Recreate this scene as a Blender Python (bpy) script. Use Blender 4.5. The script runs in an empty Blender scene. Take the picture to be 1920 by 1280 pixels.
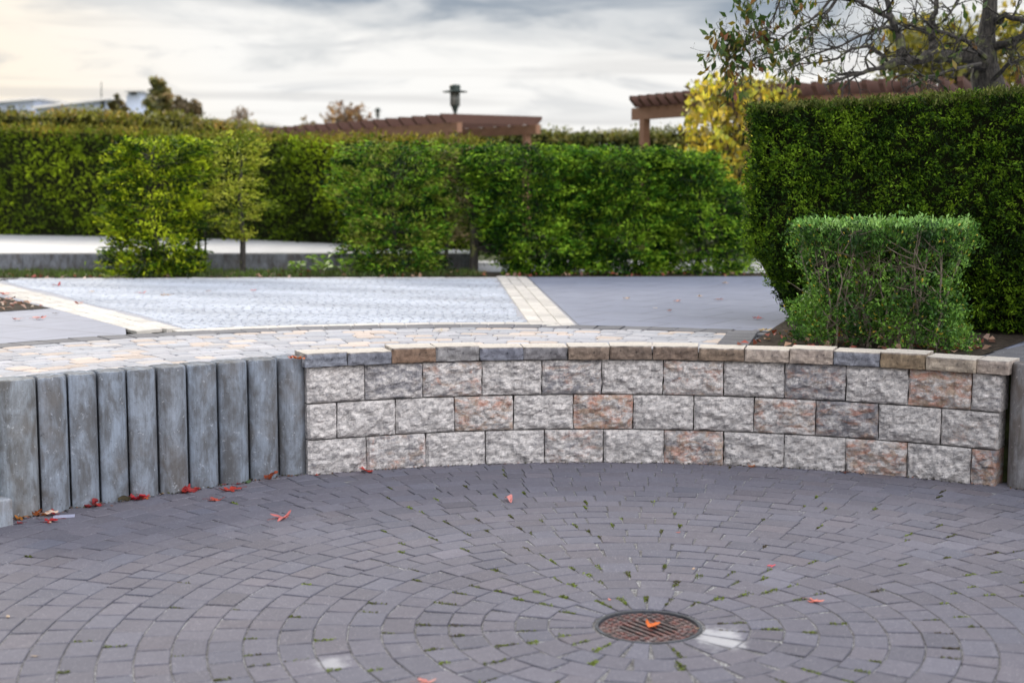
import bpy, bmesh, math, random
import numpy as np
from mathutils import Vector, noise as mnoise
from mathutils.geometry import tessellate_polygon
S = bpy.context.scene
COL = S.collection
rad = math.radians
H, PITCH, F = 1.8506, 0.110205, 2667.0
Z1 = 0.745                                   # level of the upper plaza

# ------------------------------------------------------------------ camera
cd = bpy.data.cameras.new('camera'); cam = bpy.data.objects.new('camera', cd); COL.objects.link(cam)
cam.location = (0, 0, H); cam.rotation_euler = (math.pi/2 - PITCH, 0, 0)
cd.lens = 50; cd.sensor_width = 36; cd.clip_end = 2000
cd.dof.use_dof = True; cd.dof.focus_distance = 8.7; cd.dof.aperture_fstop = 1.8
S.camera = cam
S.view_settings.view_transform = 'Standard'; S.view_settings.look = 'None'
S.view_settings.gamma = 1; S.view_settings.exposure = 0

# ------------------------------------------------------------------ node helper
class NT:
    def __init__(s, tree): s.t = tree; tree.nodes.clear()
    def n(s, typ, ins=None, **props):
        nd = s.t.nodes.new(typ)
        for k, v in props.items(): setattr(nd, k, v)
        for k, v in (ins or {}).items():
            sock = nd.inputs[k]
            if isinstance(v, bpy.types.NodeSocket): s.t.links.new(v, sock)
            else: sock.default_value = v
        return nd
    def math(s, op, a, b=0.0, c=None, clamp=False):
        nd = s.n('ShaderNodeMath', operation=op, use_clamp=clamp)
        for i, v in enumerate((a, b) if c is None else (a, b, c)):
            if isinstance(v, bpy.types.NodeSocket): s.t.links.new(v, nd.inputs[i])
            else: nd.inputs[i].default_value = v
        return nd.outputs[0]
    def mix(s, f, a, b, mode='MIX'):
        nd = s.n('ShaderNodeMix', data_type='RGBA', blend_type=mode, clamp_factor=True)
        for i, v in ((0, f), (6, a), (7, b)):
            if isinstance(v, bpy.types.NodeSocket): s.t.links.new(v, nd.inputs[i])
            elif i == 0: nd.inputs[i].default_value = v
            else: nd.inputs[i].default_value = tuple(v) + ((1,) if len(v) == 3 else ())
        return nd.outputs[2]
    def ramp(s, f, lo, hi):
        return s.n('ShaderNodeMapRange', {'Value': f, 'From Min': lo, 'From Max': hi}, interpolation_type='SMOOTHSTEP').outputs[0]
    def noise(s, vec, scale, detail=4, rough=.55, dist=0, w=None):
        d = {'Scale': scale, 'Detail': detail, 'Roughness': rough, 'Distortion': dist}
        if vec is not None: d['Vector'] = vec
        if w is not None: d['W'] = w
        return s.n('ShaderNodeTexNoise', d, noise_dimensions='4D' if w is not None else '3D').outputs[0]
    def mapping(s, vec, scale=(1, 1, 1), loc=(0, 0, 0), rot=(0, 0, 0)):
        return s.n('ShaderNodeMapping', {'Vector': vec, 'Scale': scale, 'Location': loc, 'Rotation': rot}).outputs[0]

# ------------------------------------------------------------------ sky + sun
SUN_EL, SUN_AZ = rad(31), rad(-30)           # low, behind the clouds, ahead and to the left
W = bpy.data.worlds.new('World'); S.world = W; W.use_nodes = True
t = NT(W.node_tree)
sky = t.n('ShaderNodeTexSky', sky_type='NISHITA', sun_disc=False, sun_elevation=SUN_EL, sun_rotation=SUN_AZ)
gen = t.n('ShaderNodeTexCoord').outputs['Generated']
sep = t.n('ShaderNodeSeparateXYZ', {0: gen}); sx, sy, sz = sep.outputs
n1 = t.noise(t.mapping(gen, (2.6, 2.6, 13), (3.1, .4, .2)), 1.9, 6, .55, .5)
n2 = t.noise(t.mapping(gen, (1.6, 1.6, 34), (1.7, 5.2, .9)), 2.0, 4, .5, .3)
n3 = t.noise(t.mapping(gen, (3.2, 3.2, 15), (7.7, 1.2, .4)), 2.2, 6, .58, .8)
z0 = t.math('SUBTRACT', t.math('MAXIMUM', t.math('MULTIPLY', t.math('ADD', sx, .17), -.09), 0), -.097)
zz = t.math('SUBTRACT', t.math('ADD', sz, t.math('MULTIPLY', t.math('SUBTRACT', n1, .5), .15)), z0)
dark = t.ramp(zz, -.012, .03)
thin = t.math('MULTIPLY', t.ramp(n2, .53, .68), t.math('MULTIPLY', t.ramp(sz, .005, .03), .36))
bright = t.mix(t.ramp(t.math('ADD', t.math('MULTIPLY', sx, 1.0), t.math('MULTIPLY', sz, .6)), -.34, -.12), (10.6, 9.5, 7.9), (9.9, 9.8, 9.55))
bright = t.mix(thin, bright, (5.4, 5.35, 5.4))
bright = t.mix(t.math('MULTIPLY', t.math('MULTIPLY', t.ramp(n3, .50, .66), t.ramp(sz, .03, .065)), .55), bright, (5.2, 5.45, 5.8))
grey = t.mix(t.ramp(n3, .36, .66), (2.3, 2.85, 3.7), (7.2, 7.3, 7.5))
grey = t.mix(.12, grey, sky.outputs[0])
zen = t.ramp(sz, .17, .55)
grey = t.mix(zen, grey, t.mix(t.ramp(n1, .35, .65), (7.6, 8.3, 9.6), (10.6, 11.3, 12.4)))
col = t.mix(dark, bright, grey)
bk = t.math('ADD', t.math('MULTIPLY', sx, .72), t.math('ADD', t.math('MULTIPLY', sy, -.60), t.math('MULTIPLY', sz, .35)))
col = t.mix(t.ramp(sy, .1, -.5), col, t.mix(1, col, (1.15, 1.12, 1.10), 'MULTIPLY'))  # unseen sky behind the camera, lifted to brighten the faces turned to it
col = t.mix(t.math('MULTIPLY', t.ramp(bk, .40, .95), t.ramp(sy, .25, -.25)), col, t.mix(1, col, (4.1, 3.85, 3.6), 'MULTIPLY'))  # brighter patch of unseen sky at back right, added to model posts and stones
col = t.mix(t.ramp(sz, -.02, -.06), col, (1.5, 1.6, 1.2))
bg = t.n('ShaderNodeBackground', {'Color': col, 'Strength': .1})
t.n('ShaderNodeOutputWorld', {'Surface': bg.outputs[0]})
sl = bpy.data.lights.new('sun', 'SUN'); sl.energy = 2.9; sl.angle = rad(24); sl.color = (1, .90, .74)
so = bpy.data.objects.new('sun', sl); COL.objects.link(so)
sd = Vector((math.sin(SUN_AZ)*math.cos(SUN_EL), math.cos(SUN_AZ)*math.cos(SUN_EL), math.sin(SUN_EL)))
so.rotation_euler = sd.to_track_quat('Z', 'Y').to_euler(); so.location = (-10, 20, 30)

# ------------------------------------------------------------------ helpers
_c, _s = math.cos(PITCH), math.sin(PITCH)
def at(X, Y, d):                             # point of the photograph at distance d ahead
    a, b = (X-960)/F, (640-Y)/F
    dy = _c + b*_s; k = d/dy
    return Vector((a*k, d, H + (-_s + b*_c)*k))
def on(X, Y, z):                             # point of the photograph on the level z
    a, b = (X-960)/F, (640-Y)/F
    dz = -_s + b*_c; k = (z-H)/dz
    return Vector((a*k, (_c+b*_s)*k, z))

def tag(o, label=None, cat=None, group=None, kind=None):
    for k, v in (('label', label), ('category', cat), ('group', group), ('kind', kind)):
        if v: o[k] = v
    return o
def empty(name, loc=(0, 0, 0), rz=0):
    o = bpy.data.objects.new(name, None); COL.objects.link(o)
    o.location = loc; o.rotation_euler = (0, 0, rz); o.empty_display_size = .1
    return o
def link(name, me, parent=None, mat=None, keep=False):
    o = bpy.data.objects.new(name, me); COL.objects.link(o)
    if mat: me.materials.append(mat)
    if parent:
        o.parent = parent
        if not keep: o.matrix_parent_inverse = parent.matrix_basis.inverted()   # mesh given in world coordinates
    return o

class MB:
    def __init__(s): s.v = []; s.f = []; s.c = []; s.sm = False
    def add(s, vs, fs, col=(1, 1, 1)):
        k = len(s.v); s.v += [tuple(v) for v in vs]; s.f += [tuple(i+k for i in f) for f in fs]
        s.c += [col]*len(vs)
    def box(s, c, size, rz=0, col=(1, 1, 1), bev=0):
        x, y, z = (q/2 for q in size); ca, sa = math.cos(rz), math.sin(rz)
        vs = []
        b = bev
        for sz_ in (-1, 1):
            for dx, dy in ((-x, -y), (x, -y), (x, y), (-x, y)):
                vs.append((dx, dy, sz_*(z-b) if b else sz_*z))
        fs = [(0, 1, 5, 4), (1, 2, 6, 5), (2, 3, 7, 6), (3, 0, 4, 7), (3, 2, 1, 0)]
        if b:
            for dx, dy in ((-x+b, -y+b), (x-b, -y+b), (x-b, y-b), (-x+b, y-b)): vs.append((dx, dy, z))
            fs += [(4, 5, 9, 8), (5, 6, 10, 9), (6, 7, 11, 10), (7, 4, 8, 11), (8, 9, 10, 11)]
        else: fs.append((4, 5, 6, 7))
        s.add([(c[0]+ca*a-sa*d, c[1]+sa*a+ca*d, c[2]+e) for a, d, e in vs], fs, col)
    def tube(s, pts, rs, n=8, col=(1, 1, 1), cap=True):
        pts = [Vector(p) for p in pts]; k = len(s.v); m = len(pts)
        if not hasattr(rs, '__len__'): rs = [rs]*m
        up = Vector((.13, .31, 1)).normalized(); vs = []
        for i, p in enumerate(pts):
            d = (pts[min(i+1, m-1)]-pts[max(i-1, 0)]).normalized()
            a = d.cross(up)
            if a.length < 1e-3: a = d.cross(Vector((1, 0, 0)))
            a.normalize(); b = d.cross(a)
            for j in range(n):
                q = 2*math.pi*j/n
                vs.append(p + (a*math.cos(q)+b*math.sin(q))*rs[i])
        fs = [(i*n+j, i*n+(j+1) % n, (i+1)*n+(j+1) % n, (i+1)*n+j) for i in range(m-1) for j in range(n)]
        if cap: fs += [tuple(range(n-1, -1, -1)), tuple((m-1)*n+j for j in range(n))]
        s.add(vs, fs, col)
    def lathe(s, c, prof, n=24, col=(1, 1, 1)):
        vs = [(c[0]+r*math.cos(2*math.pi*j/n), c[1]+r*math.sin(2*math.pi*j/n), c[2]+z) for r, z in prof for j in range(n)]
        m = len(prof)
        fs = [(i*n+j, i*n+(j+1) % n, (i+1)*n+(j+1) % n, (i+1)*n+j) for i in range(m-1) for j in range(n)]
        fs += [tuple(range(n-1, -1, -1)), tuple((m-1)*n+j for j in range(n))]
        s.add(vs, fs, col)
    def prism(s, poly, z0, z1, col=(1, 1, 1)):           # poly counter-clockwise in x,y
        n = len(poly)
        vs = [(p[0], p[1], z0) for p in poly] + [(p[0], p[1], z1) for p in poly]
        fs = [(i, (i+1) % n, n+(i+1) % n, n+i) for i in range(n)] + [tuple(range(n-1, -1, -1)), tuple(range(n, 2*n))]
        s.add(vs, fs, col)
    def slab(s, a, b, depth, h, col=(1, 1, 1), perp=None):   # a bar from a to b, h tall, depth thick
        a, b = Vector(a), Vector(b); d = (b-a).normalized()
        w = Vector((-d.y, d.x, 0)).normalized()*depth/2; up = Vector((0, 0, h/2))
        vs = [a-w-up, a+w-up, a+w+up, a-w+up, b-w-up, b+w-up, b+w+up, b-w+up]
        s.add(vs, [(0, 1, 2, 3), (7, 6, 5, 4), (0, 4, 5, 1), (1, 5, 6, 2), (2, 6, 7, 3), (3, 7, 4, 0)], col)
    def build(s, name, mat, parent=None, smooth=False, keep=False):
        me = bpy.data.meshes.new(name); me.from_pydata(s.v, [], s.f)
        ca = me.color_attributes.new('Col', 'FLOAT_COLOR', 'POINT')
        ca.data.foreach_set('color', np.c_[np.array(s.c, 'f'), np.ones(len(s.c), 'f')].ravel())
        if smooth: me.polygons.foreach_set('use_smooth', [True]*len(me.polygons))
        me.update()
        return link(name, me, parent, mat, keep)

def sheet(name, poly, z, mat, label=None, kind='structure'):
    tri = tessellate_polygon([[Vector((p[0], p[1], 0)) for p in poly]])
    m = MB()
    A = lambda i: poly[i]
    fs = []
    for a, b, c in tri:
        cr = (A(b)[0]-A(a)[0])*(A(c)[1]-A(a)[1])-(A(b)[1]-A(a)[1])*(A(c)[0]-A(a)[0])
        fs.append((a, b, c) if cr > 0 else (a, c, b))
    m.add([(p[0], p[1], z) for p in poly], fs)
    return tag(m.build(name, mat), label, kind=kind)

def snoise(p, scale, seed, k=9):             # smooth value in about -1..1
    r = np.random.RandomState(seed); p = np.asarray(p)/scale
    out = np.zeros(len(p))
    for _ in range(k):
        d = r.normal(size=3); d *= r.uniform(3., 7.5)/np.linalg.norm(d)
        out += np.sin(p@d + r.uniform(0, 6.28))
    return out/math.sqrt(k/2)*.6
def unit(a): return a/np.maximum(np.linalg.norm(a, axis=-1, keepdims=True), 1e-9)
def pal_pick(pal, t):
    pal = np.array(pal, float); x = np.clip(t, 0, .9999)*(len(pal)-1); i = x.astype(int); f = (x-i)[:, None]
    return pal[i]*(1-f)+pal[i+1]*f
def leaves(name, C, A, N, L, Wd, col, mat, parent=None, fold=.25, kite=.55, keep=False):
    n = len(C); A = unit(A); B = unit(np.cross(N, A)); M = np.cross(A, B)
    L = np.broadcast_to(L, n)[:, None]; Wd = np.broadcast_to(Wd, n)[:, None]
    base = C-A*L*.5; tip = C+A*L*.5; mid = C+A*L*(kite-.5)
    v = np.stack([base, mid+B*Wd*.5+M*Wd*fold, tip, mid-B*Wd*.5+M*Wd*fold], 1).reshape(-1, 3)
    me = bpy.data.meshes.new(name)
    me.vertices.add(4*n); me.vertices.foreach_set('co', v.ravel())
    me.loops.add(4*n); me.loops.foreach_set('vertex_index', np.arange(4*n))
    me.polygons.add(n); me.polygons.foreach_set('loop_start', np.arange(0, 4*n, 4)); me.polygons.foreach_set('loop_total', np.full(n, 4))
    ca = me.color_attributes.new('Col', 'FLOAT_COLOR', 'POINT')
    ca.data.foreach_set('color', np.repeat(np.c_[np.clip(col, 0, 1), np.ones(n)], 4, 0).astype('f').ravel())
    me.update(calc_edges=True); me.validate()
    return link(name, me, parent, mat, keep)
def clumps(rng, C, Nn, per, spread, L, Wd, pal, seed, out=.6, up=.2, rnd=.8, nscale=.5, jit=.22, tj=.22, outspread=None):
    """leaf arrays: every clump centre gets `per` leaves; colour varies per clump, smoothly over the crown and per leaf"""
    n = len(C)
    t = .5+.38*snoise(C, nscale, seed)+rng.normal(size=n)*tj
    t = np.repeat(t, per)+rng.normal(size=n*per)*tj*.5
    CC = np.repeat(C, per, 0)+rng.normal(size=(n*per, 3))*spread
    NN = np.repeat(Nn, per, 0)
    cd_ = unit(rng.normal(size=(n, 3)))
    A = NN*out+np.array([0, 0, up])+np.repeat(cd_, per, 0)*rnd*.6+rng.normal(size=(n*per, 3))*rnd*.5
    N2 = NN+np.array([0, 0, .5])+rng.normal(size=(n*per, 3))*.6
    c = pal_pick(pal, t)*(1+jit*rng.normal(size=(n*per, 1)))
    l = L*rng.uniform(.65, 1.25, n*per)
    return CC, A, N2, l, l*Wd/L, c
def cat(parts): return [np.concatenate([p[i] for p in parts]) for i in range(6)]

# ------------------------------------------------------------------ materials
def newmat(name):
    m = bpy.data.materials.new(name); m.use_nodes = True; return m, NT(m.node_tree)
def finish(t, base, rough=.8, bump=None, bstr=.3, bdist=.01, spec=.5, **kw):
    d = {'Base Color': base, 'Roughness': rough, 'Specular IOR Level': spec}; d.update(kw)
    if bump is not None:
        d['Normal'] = t.n('ShaderNodeBump', {'Height': bump, 'Strength': bstr, 'Distance': bdist}).outputs[0]
    p = t.n('ShaderNodeBsdfPrincipled', d)
    t.n('ShaderNodeOutputMaterial', {'Surface': p.outputs[0]}); return p
def attr(t): return t.n('ShaderNodeAttribute', attribute_name='Col').outputs['Color']
def obj(t): return t.n('ShaderNodeTexCoord').outputs['Object']
def pos(t): return t.n('ShaderNodeNewGeometry').outputs['Position']

def leafmat(name, trans=.35, rough=.5, spec=.35):
    m, t = newmat(name); c = attr(t)
    p = t.n('ShaderNodeBsdfPrincipled', {'Base Color': c, 'Roughness': rough, 'Specular IOR Level': spec})
    tr = t.n('ShaderNodeBsdfTranslucent', {'Color': t.mix(.5, c, (1.0, 1.0, .35), 'MULTIPLY')})
    mx = t.n('ShaderNodeMixShader', {0: trans, 1: p.outputs[0], 2: tr.outputs[0]})
    t.n('ShaderNodeOutputMaterial', {'Surface': mx.outputs[0]}); return m
M = {}
M['leaf'] = leafmat('leaf'); M['conifer'] = leafmat('conifer', .26, .65, .15); M['fallen'] = leafmat('fallen leaf', .2, .55)
M['privet'] = leafmat('privet leaf', .32, .5, .25)

m, t = newmat('bark'); p = pos(t)
nn = t.noise(t.mapping(p, (14, 14, 4)), 3, 6, .65)
base = t.mix(t.ramp(nn, .35, .65), (.013, .012, .011), (.058, .051, .044))
base = t.mix(t.ramp(t.noise(p, 9, 4), .55, .68), base, (.10, .11, .04))
finish(t, base, .9, nn, .6, .02); M['bark'] = m
m, t = newmat('twig'); p = pos(t)
finish(t, t.mix(t.ramp(t.noise(p, 22, 4), .35, .65), (.10, .08, .06), (.26, .21, .165)), .85); M['twig'] = m
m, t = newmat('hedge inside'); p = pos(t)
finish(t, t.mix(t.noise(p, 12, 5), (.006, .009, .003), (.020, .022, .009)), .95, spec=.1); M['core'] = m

# pavers: colour per stone in 'Col', plus cement smears with a shape of their own
def smear(t, p, centre, radius, seed, thr=.5):
    d = t.n('ShaderNodeVectorMath', {0: t.mapping(p, (1/radius[0], 1/radius[1], 0)), 1: (centre[0]/radius[0], centre[1]/radius[1], 0)}, operation='DISTANCE').outputs['Value']
    nz = t.noise(t.mapping(p, (1, 1, 1), (seed, seed*2, 0)), 9, 6, .65)
    return t.ramp(t.math('SUBTRACT', t.math('ADD', nz, .35), t.math('MULTIPLY', d, .55)), thr-.13, thr+.17)
m, t = newmat('paver'); p = pos(t); c = attr(t)
sp = t.noise(p, 420, 2, .6); mid = t.noise(p, 26, 5, .6); big = t.noise(p, 1.3, 3, .5)
base = t.mix(1, c, t.mix(sp, (.55, .55, .55), (1.45, 1.45, 1.45)), 'MULTIPLY')
base = t.mix(1, base, t.mix(mid, (.8, .8, .8), (1.2, 1.2, 1.2)), 'MULTIPLY')
base = t.mix(1, base, t.mix(big, (.82, .82, .84), (1.18, 1.17, 1.16)), 'MULTIPLY')
base = t.mix(t.math('MULTIPLY', t.ramp(t.noise(p, 5.5, 6, .7), .60, .74), .22), base, (.34, .33, .34))
base = t.mix(t.math('MULTIPLY', t.ramp(t.noise(p, 12, 5, .7), .62, .75), .35), base, (.07, .066, .07))
base = t.mix(t.ramp(t.noise(p, 190, 1, .5), .69, .74), base, (.42, .42, .44))
q1, q2 = on(1352, 1196, 0), on(620, 1242, 0)
s1 = smear(t, p, q1, (.13, .20), 3.3, .45); s2 = smear(t, p, q2, (.13, .17), 5.1, .62)
base = t.mix(t.math('MULTIPLY', t.math('MAXIMUM', s1, t.math('MULTIPLY', s2, .8)), .58), base, (.50, .50, .51))
finish(t, base, .82, t.math('ADD', t.math('MULTIPLY', sp, .5), mid), .35, .005, .25); M['paver'] = m

m, t = newmat('joint sand'); p = pos(t)
base = t.mix(t.ramp(t.noise(p, 60, 4, .7), .4, .62), (.040, .037, .037), (.105, .10, .098))
base = t.mix(t.ramp(t.math('ADD', t.noise(p, 160, 2, .6), t.math('MULTIPLY', t.noise(p, 3, 3), .3)), .68, .76), base, (.45, .45, .46))
finish(t, base, .95, t.noise(p, 200, 2), .4, .004); M['sand'] = m

m, t = newmat('pale joint sand'); p = pos(t)
finish(t, t.mix(t.noise(p, 40, 5, .7), (.24, .24, .26), (.40, .40, .43)), .95); M['palesand'] = m
m, t = newmat('cobble'); p = pos(t); c = attr(t)
base = t.mix(1, c, t.mix(t.noise(p, 60, 5, .65), (.72, .72, .72), (1.28, 1.28, 1.28)), 'MULTIPLY')
finish(t, base, .8, t.noise(p, 40, 5, .6), .5, .012, .3); M['cobble'] = m

m, t = newmat('split stone'); p = obj(t); c = attr(t)
sc = t.n('ShaderNodeSeparateColor', {0: c}); rust, drk, sd_ = sc.outputs
w = t.math('MULTIPLY', sd_, 57.0)
pv = t.mapping(p, (1, 1, 1.9), rot=(0, .35, 0))
na = t.noise(pv, 24, 8, .76, .3, w=w); nb = t.noise(pv, 11, 8, .70, .7, w=t.math('ADD', w, 7.7)); fine = t.noise(p, 130, 4, .75); mid = t.noise(p, 42, 6, .75, w=w)
base = t.mix(t.ramp(na, .33, .64), (.26, .25, .254), (.76, .72, .695))
dm = t.math('MULTIPLY', t.ramp(nb, t.math('SUBTRACT', .64, t.math('MULTIPLY', drk, .30)), t.math('SUBTRACT', .77, t.math('MULTIPLY', drk, .22))), .8)
base = t.mix(dm, base, (.17, .17, .195))
nr = t.noise(pv, 9, 8, .74, .8, w=t.math('ADD', w, 19.3))
rm = t.math('MULTIPLY', t.ramp(nr, t.math('SUBTRACT', .68, t.math('MULTIPLY', rust, .27)), t.math('SUBTRACT', .80, t.math('MULTIPLY', rust, .23))), t.math('MULTIPLY', rust, 1.0, clamp=True))
rc = t.mix(t.ramp(t.noise(p, 14, 3, w=w), .4, .6), (.50, .225, .145), (.40, .27, .18))
base = t.mix(t.math('MULTIPLY', rm, .8), base, rc)
base = t.mix(1, base, t.mix(fine, (.45, .45, .45), (1.55, 1.55, 1.55)), 'MULTIPLY')
base = t.mix(t.ramp(mid, .56, .66), base, t.mix(1, base, (.42, .42, .45), 'MULTIPLY'))
finish(t, base, .85, t.math('ADD', t.math('MULTIPLY', fine, .35), mid), 1.0, .02, .3); M['stone'] = m

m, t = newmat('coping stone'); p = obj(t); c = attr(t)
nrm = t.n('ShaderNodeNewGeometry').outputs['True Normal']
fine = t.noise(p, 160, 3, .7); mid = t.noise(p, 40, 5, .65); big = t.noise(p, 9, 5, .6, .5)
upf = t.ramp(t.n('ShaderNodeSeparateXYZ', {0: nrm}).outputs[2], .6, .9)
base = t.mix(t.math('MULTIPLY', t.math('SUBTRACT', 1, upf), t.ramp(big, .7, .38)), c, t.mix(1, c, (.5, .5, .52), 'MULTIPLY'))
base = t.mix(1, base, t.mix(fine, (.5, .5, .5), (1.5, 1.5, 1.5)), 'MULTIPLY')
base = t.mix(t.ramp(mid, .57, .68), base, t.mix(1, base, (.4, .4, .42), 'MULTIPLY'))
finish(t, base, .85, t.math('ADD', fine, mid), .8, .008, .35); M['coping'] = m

m, t = newmat('cast concrete'); p = pos(t); c = attr(t)
a = t.noise(t.mapping(p, (1, 1, .42)), 11, 7, .70, .3); b = t.noise(p, 30, 5, .7); st = t.noise(t.mapping(p, (90, 90, 2.2)), 1, 3, .6)
base = t.mix(t.ramp(a, .34, .68), (.098, .098, .100), (.235, .265, .305))
base = t.mix(t.math('MULTIPLY', t.ramp(t.noise(p, 3.1, 4, .6), .50, .64), .32), base, (.135, .115, .098))
base = t.mix(t.math('MULTIPLY', t.ramp(b, .60, .69), .55), base, (.45, .47, .50))
base = t.mix(t.math('MULTIPLY', t.ramp(t.noise(p, 24, 4, .7), .66, .74), .7), base, (.05, .05, .055))
base = t.mix(1, base, t.mix(st, (.74, .74, .74), (1.26, 1.26, 1.26)), 'MULTIPLY')
base = t.mix(1, base, t.mix(t.noise(p, 260, 2), (.75, .75, .75), (1.25, 1.25, 1.25)), 'MULTIPLY')
base = t.mix(1, base, c, 'MULTIPLY')
pit = t.n('ShaderNodeTexVoronoi', {'Vector': p, 'Scale': 26, 'Randomness': 1}).outputs[0]
finish(t, base, .8, t.math('ADD', t.math('MULTIPLY', st, .3), t.math('MULTIPLY', t.ramp(pit, .05, .16), .9)), .5, .006, .4); M['concrete'] = m

def slabmat(name, ca, cb, size, rot, joint=(.115, .12, .14), rough=.7, spec=.35):
    m, t = newmat(name); p = pos(t); r = t.mapping(p, (1, 1, 1), rot=(0, 0, rot))
    br = t.n('ShaderNodeTexBrick', {'Vector': r, 'Scale': 1, 'Color1': (*ca, 1), 'Color2': (*cb, 1), 'Mortar': (*joint, 1), 'Mortar Size': .007, 'Mortar Smooth': .2, 'Bias': 0, 'Brick Width': size[0], 'Row Height': size[1]}, offset=.5)
    base = t.mix(1, br.outputs[0], t.mix(t.noise(p, 3.5, 5, .6), (.8, .8, .8), (1.2, 1.2, 1.2)), 'MULTIPLY')
    base = t.mix(1, base, t.mix(t.noise(p, 240, 2), (.85, .85, .85), (1.15, 1.15, 1.15)), 'MULTIPLY')
    finish(t, base, rough, t.math('SUBTRACT', t.noise(p, 2.2, 4, .6), br.outputs[1]), .25, .012, spec); return m
M['slab'] = slabmat('blue grey slab', (.19, .205, .265), (.21, .225, .285), (.6, .6), rad(33))
M['terrace'] = slabmat('pale terrace slab', (.38, .38, .39), (.42, .42, .42), (.5, .5), rad(20), (.25, .25, .25), .6)
m, t = newmat('soil'); p = pos(t)
nn = t.noise(p, 30, 6, .7)
finish(t, t.mix(t.ramp(nn, .35, .65), (.022, .017, .013), (.075, .058, .043)), .95, nn, .9, .03, .2); M['soil'] = m
m, t = newmat('ground'); p = pos(t)
nn = t.noise(p, 9, 6, .7)
finish(t, t.mix(t.ramp(nn, .38, .62), (.03, .032, .016), (.075, .09, .032)), .95, nn, .8, .03, .2); M['ground'] = m
def wood(name, a, b):
    m, t = newmat(name); p = pos(t); nn = t.noise(t.mapping(p, (6, 6, 30)), 2, 5, .6)
    finish(t, t.mix(nn, a, b), .7, nn, .3, .005, .4); return m
M['slatwood'] = wood('dark red timber', (.055, .027, .020), (.125, .057, .040)); M['beamwood'] = wood('brown timber', (.17, .085, .05), (.33, .18, .11))
def flat(name, c, rough=.6, **kw):
    m, t = newmat(name); p = pos(t)
    finish(t, t.mix(t.noise(p, 3, 4), tuple(x*.85 for x in c), tuple(min(1, x*1.12) for x in c)), rough, **kw); return m
M['cladding'] = flat('pale blue cladding', (.58, .66, .82)); M['roof'] = flat('pale roof sheet', (.78, .75, .70)); M['glass'] = flat('dark window glass', (.03, .04, .055), .15)
M['lamp'] = flat('dark green metal', (.03, .045, .04), .45); M['lampglass'] = flat('lamp glass', (.22, .22, .20), .2)
m, t = newmat('cast iron'); p = pos(t)
nn = t.noise(p, 22, 4, .6)
base = t.mix(t.ramp(nn, .4, .62), (.070, .054, .054), (.15, .058, .05)); base = t.mix(t.ramp(t.noise(p, 60, 3), .55, .72), base, (.24, .21, .21))
finish(t, base, .6, nn, .4, .004, .5, Metallic=.25); M['iron'] = m
M['pit'] = flat('drain pit', (.008, .008, .008), .9)

# ------------------------------------------------------------------ setting: two levels
DC = (.5758, 5.8334)                        # centre of the lower plaza (the drain)
WC, WR = (.547, 5.155), 4.24                # circle of the stone wall
BC, BR0, BR1 = (-.26, 6.5), 4.47, 4.735     # dark band of the upper plaza
def wp(az, R, c=WC): return (c[0]+R*math.sin(rad(az)), c[1]+R*math.cos(rad(az)))
PAL = [(-1.433, 9.058), (-1.605, 8.92), (-1.77, 8.785), (-1.933, 8.65), (-2.09, 8.52), (-2.242, 8.39), (-2.386, 8.265), (-2.523, 8.14), (-2.655, 8.01), (-2.785, 7.875)]
SDIR, ODIR = Vector((-.64, -.768, 0)), Vector((-.768, .64, 0))
SC0 = Vector((-2.724, 7.612, 0))
hole = [wp(a, WR+.17) for a in np.linspace(34.5, -25.5, 25)]
hole += [(x-.04, y+.09) for x, y in PAL]
p1 = SC0+ODIR*.25+Vector((.03, .1, 0)); p2 = p1+ODIR*1.35; p3 = p2+SDIR*2.4; p4 = p3-ODIR*1.4
hole += [tuple(q)[:2] for q in (p1, p2, p3, p4)] + [(-4.3, 5.2), (-4.4, -9), (4.5, -9), (4.4, 5.5), (3.75, 7.9), (3.35, 8.62)]
def inpoly(poly, x, y):
    r = False; j = len(poly)-1
    for i in range(len(poly)):
        a, b = poly[i], poly[j]
        if (a[1] > y) != (b[1] > y) and x < (b[0]-a[0])*(y-a[1])/(b[1]-a[1])+a[0]: r = not r
        j = i
    return r
m = MB(); hs = []
for a, b in zip(hole, hole[1:]+hole[:1]):
    k = max(1, int(math.dist(a, b)/1.0))
    hs += [(a[0]+(b[0]-a[0])*i/k, a[1]+(b[1]-a[1])*i/k) for i in range(k)]
n = len(hs); vs = [(x, y, -.06) for x, y in hs]+[(x, y, .70) for x, y in hs]
for R in (60, 900):
    for x, y in hs:
        d = Vector((x-.5, y-4, 0)).normalized()*R; vs.append((.5+d.x, 4+d.y, .70))
fs = []
for i in range(n):
    j = (i+1) % n
    for k in range(3): fs.append((k*n+j, k*n+i, (k+1)*n+i, (k+1)*n+j))
m.add(vs, [f[::-1] for f in fs])
tag(m.build('ground', M['ground']), kind='structure')
m = MB(); n = 64; vs = []
for j in range(n):
    q = 6.28319*j/n; vs.append((DC[0]+.222*math.cos(q), DC[1]+.222*math.sin(q), -.0055))
for j in range(n):
    q = 6.28319*j/n; k = 1/max(abs(math.cos(q)), abs(math.sin(q))); vs.append((DC[0]+4.6*k*math.cos(q), DC[1]+4.6*k*math.sin(q), -.0055))
fs = [(j, n+j, n+(j+1) % n, (j+1) % n) for j in range(n)]
yb = DC[1]-4.6; m.add(vs, fs); m.add([(DC[0]-4.6, -10, -.0055), (DC[0]+4.6, -10, -.0055), (DC[0]+4.6, yb, -.0055), (DC[0]-4.6, yb, -.0055)], [(0, 1, 2, 3)])
tag(m.build('lower_ground', M['sand']), kind='structure')

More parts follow.
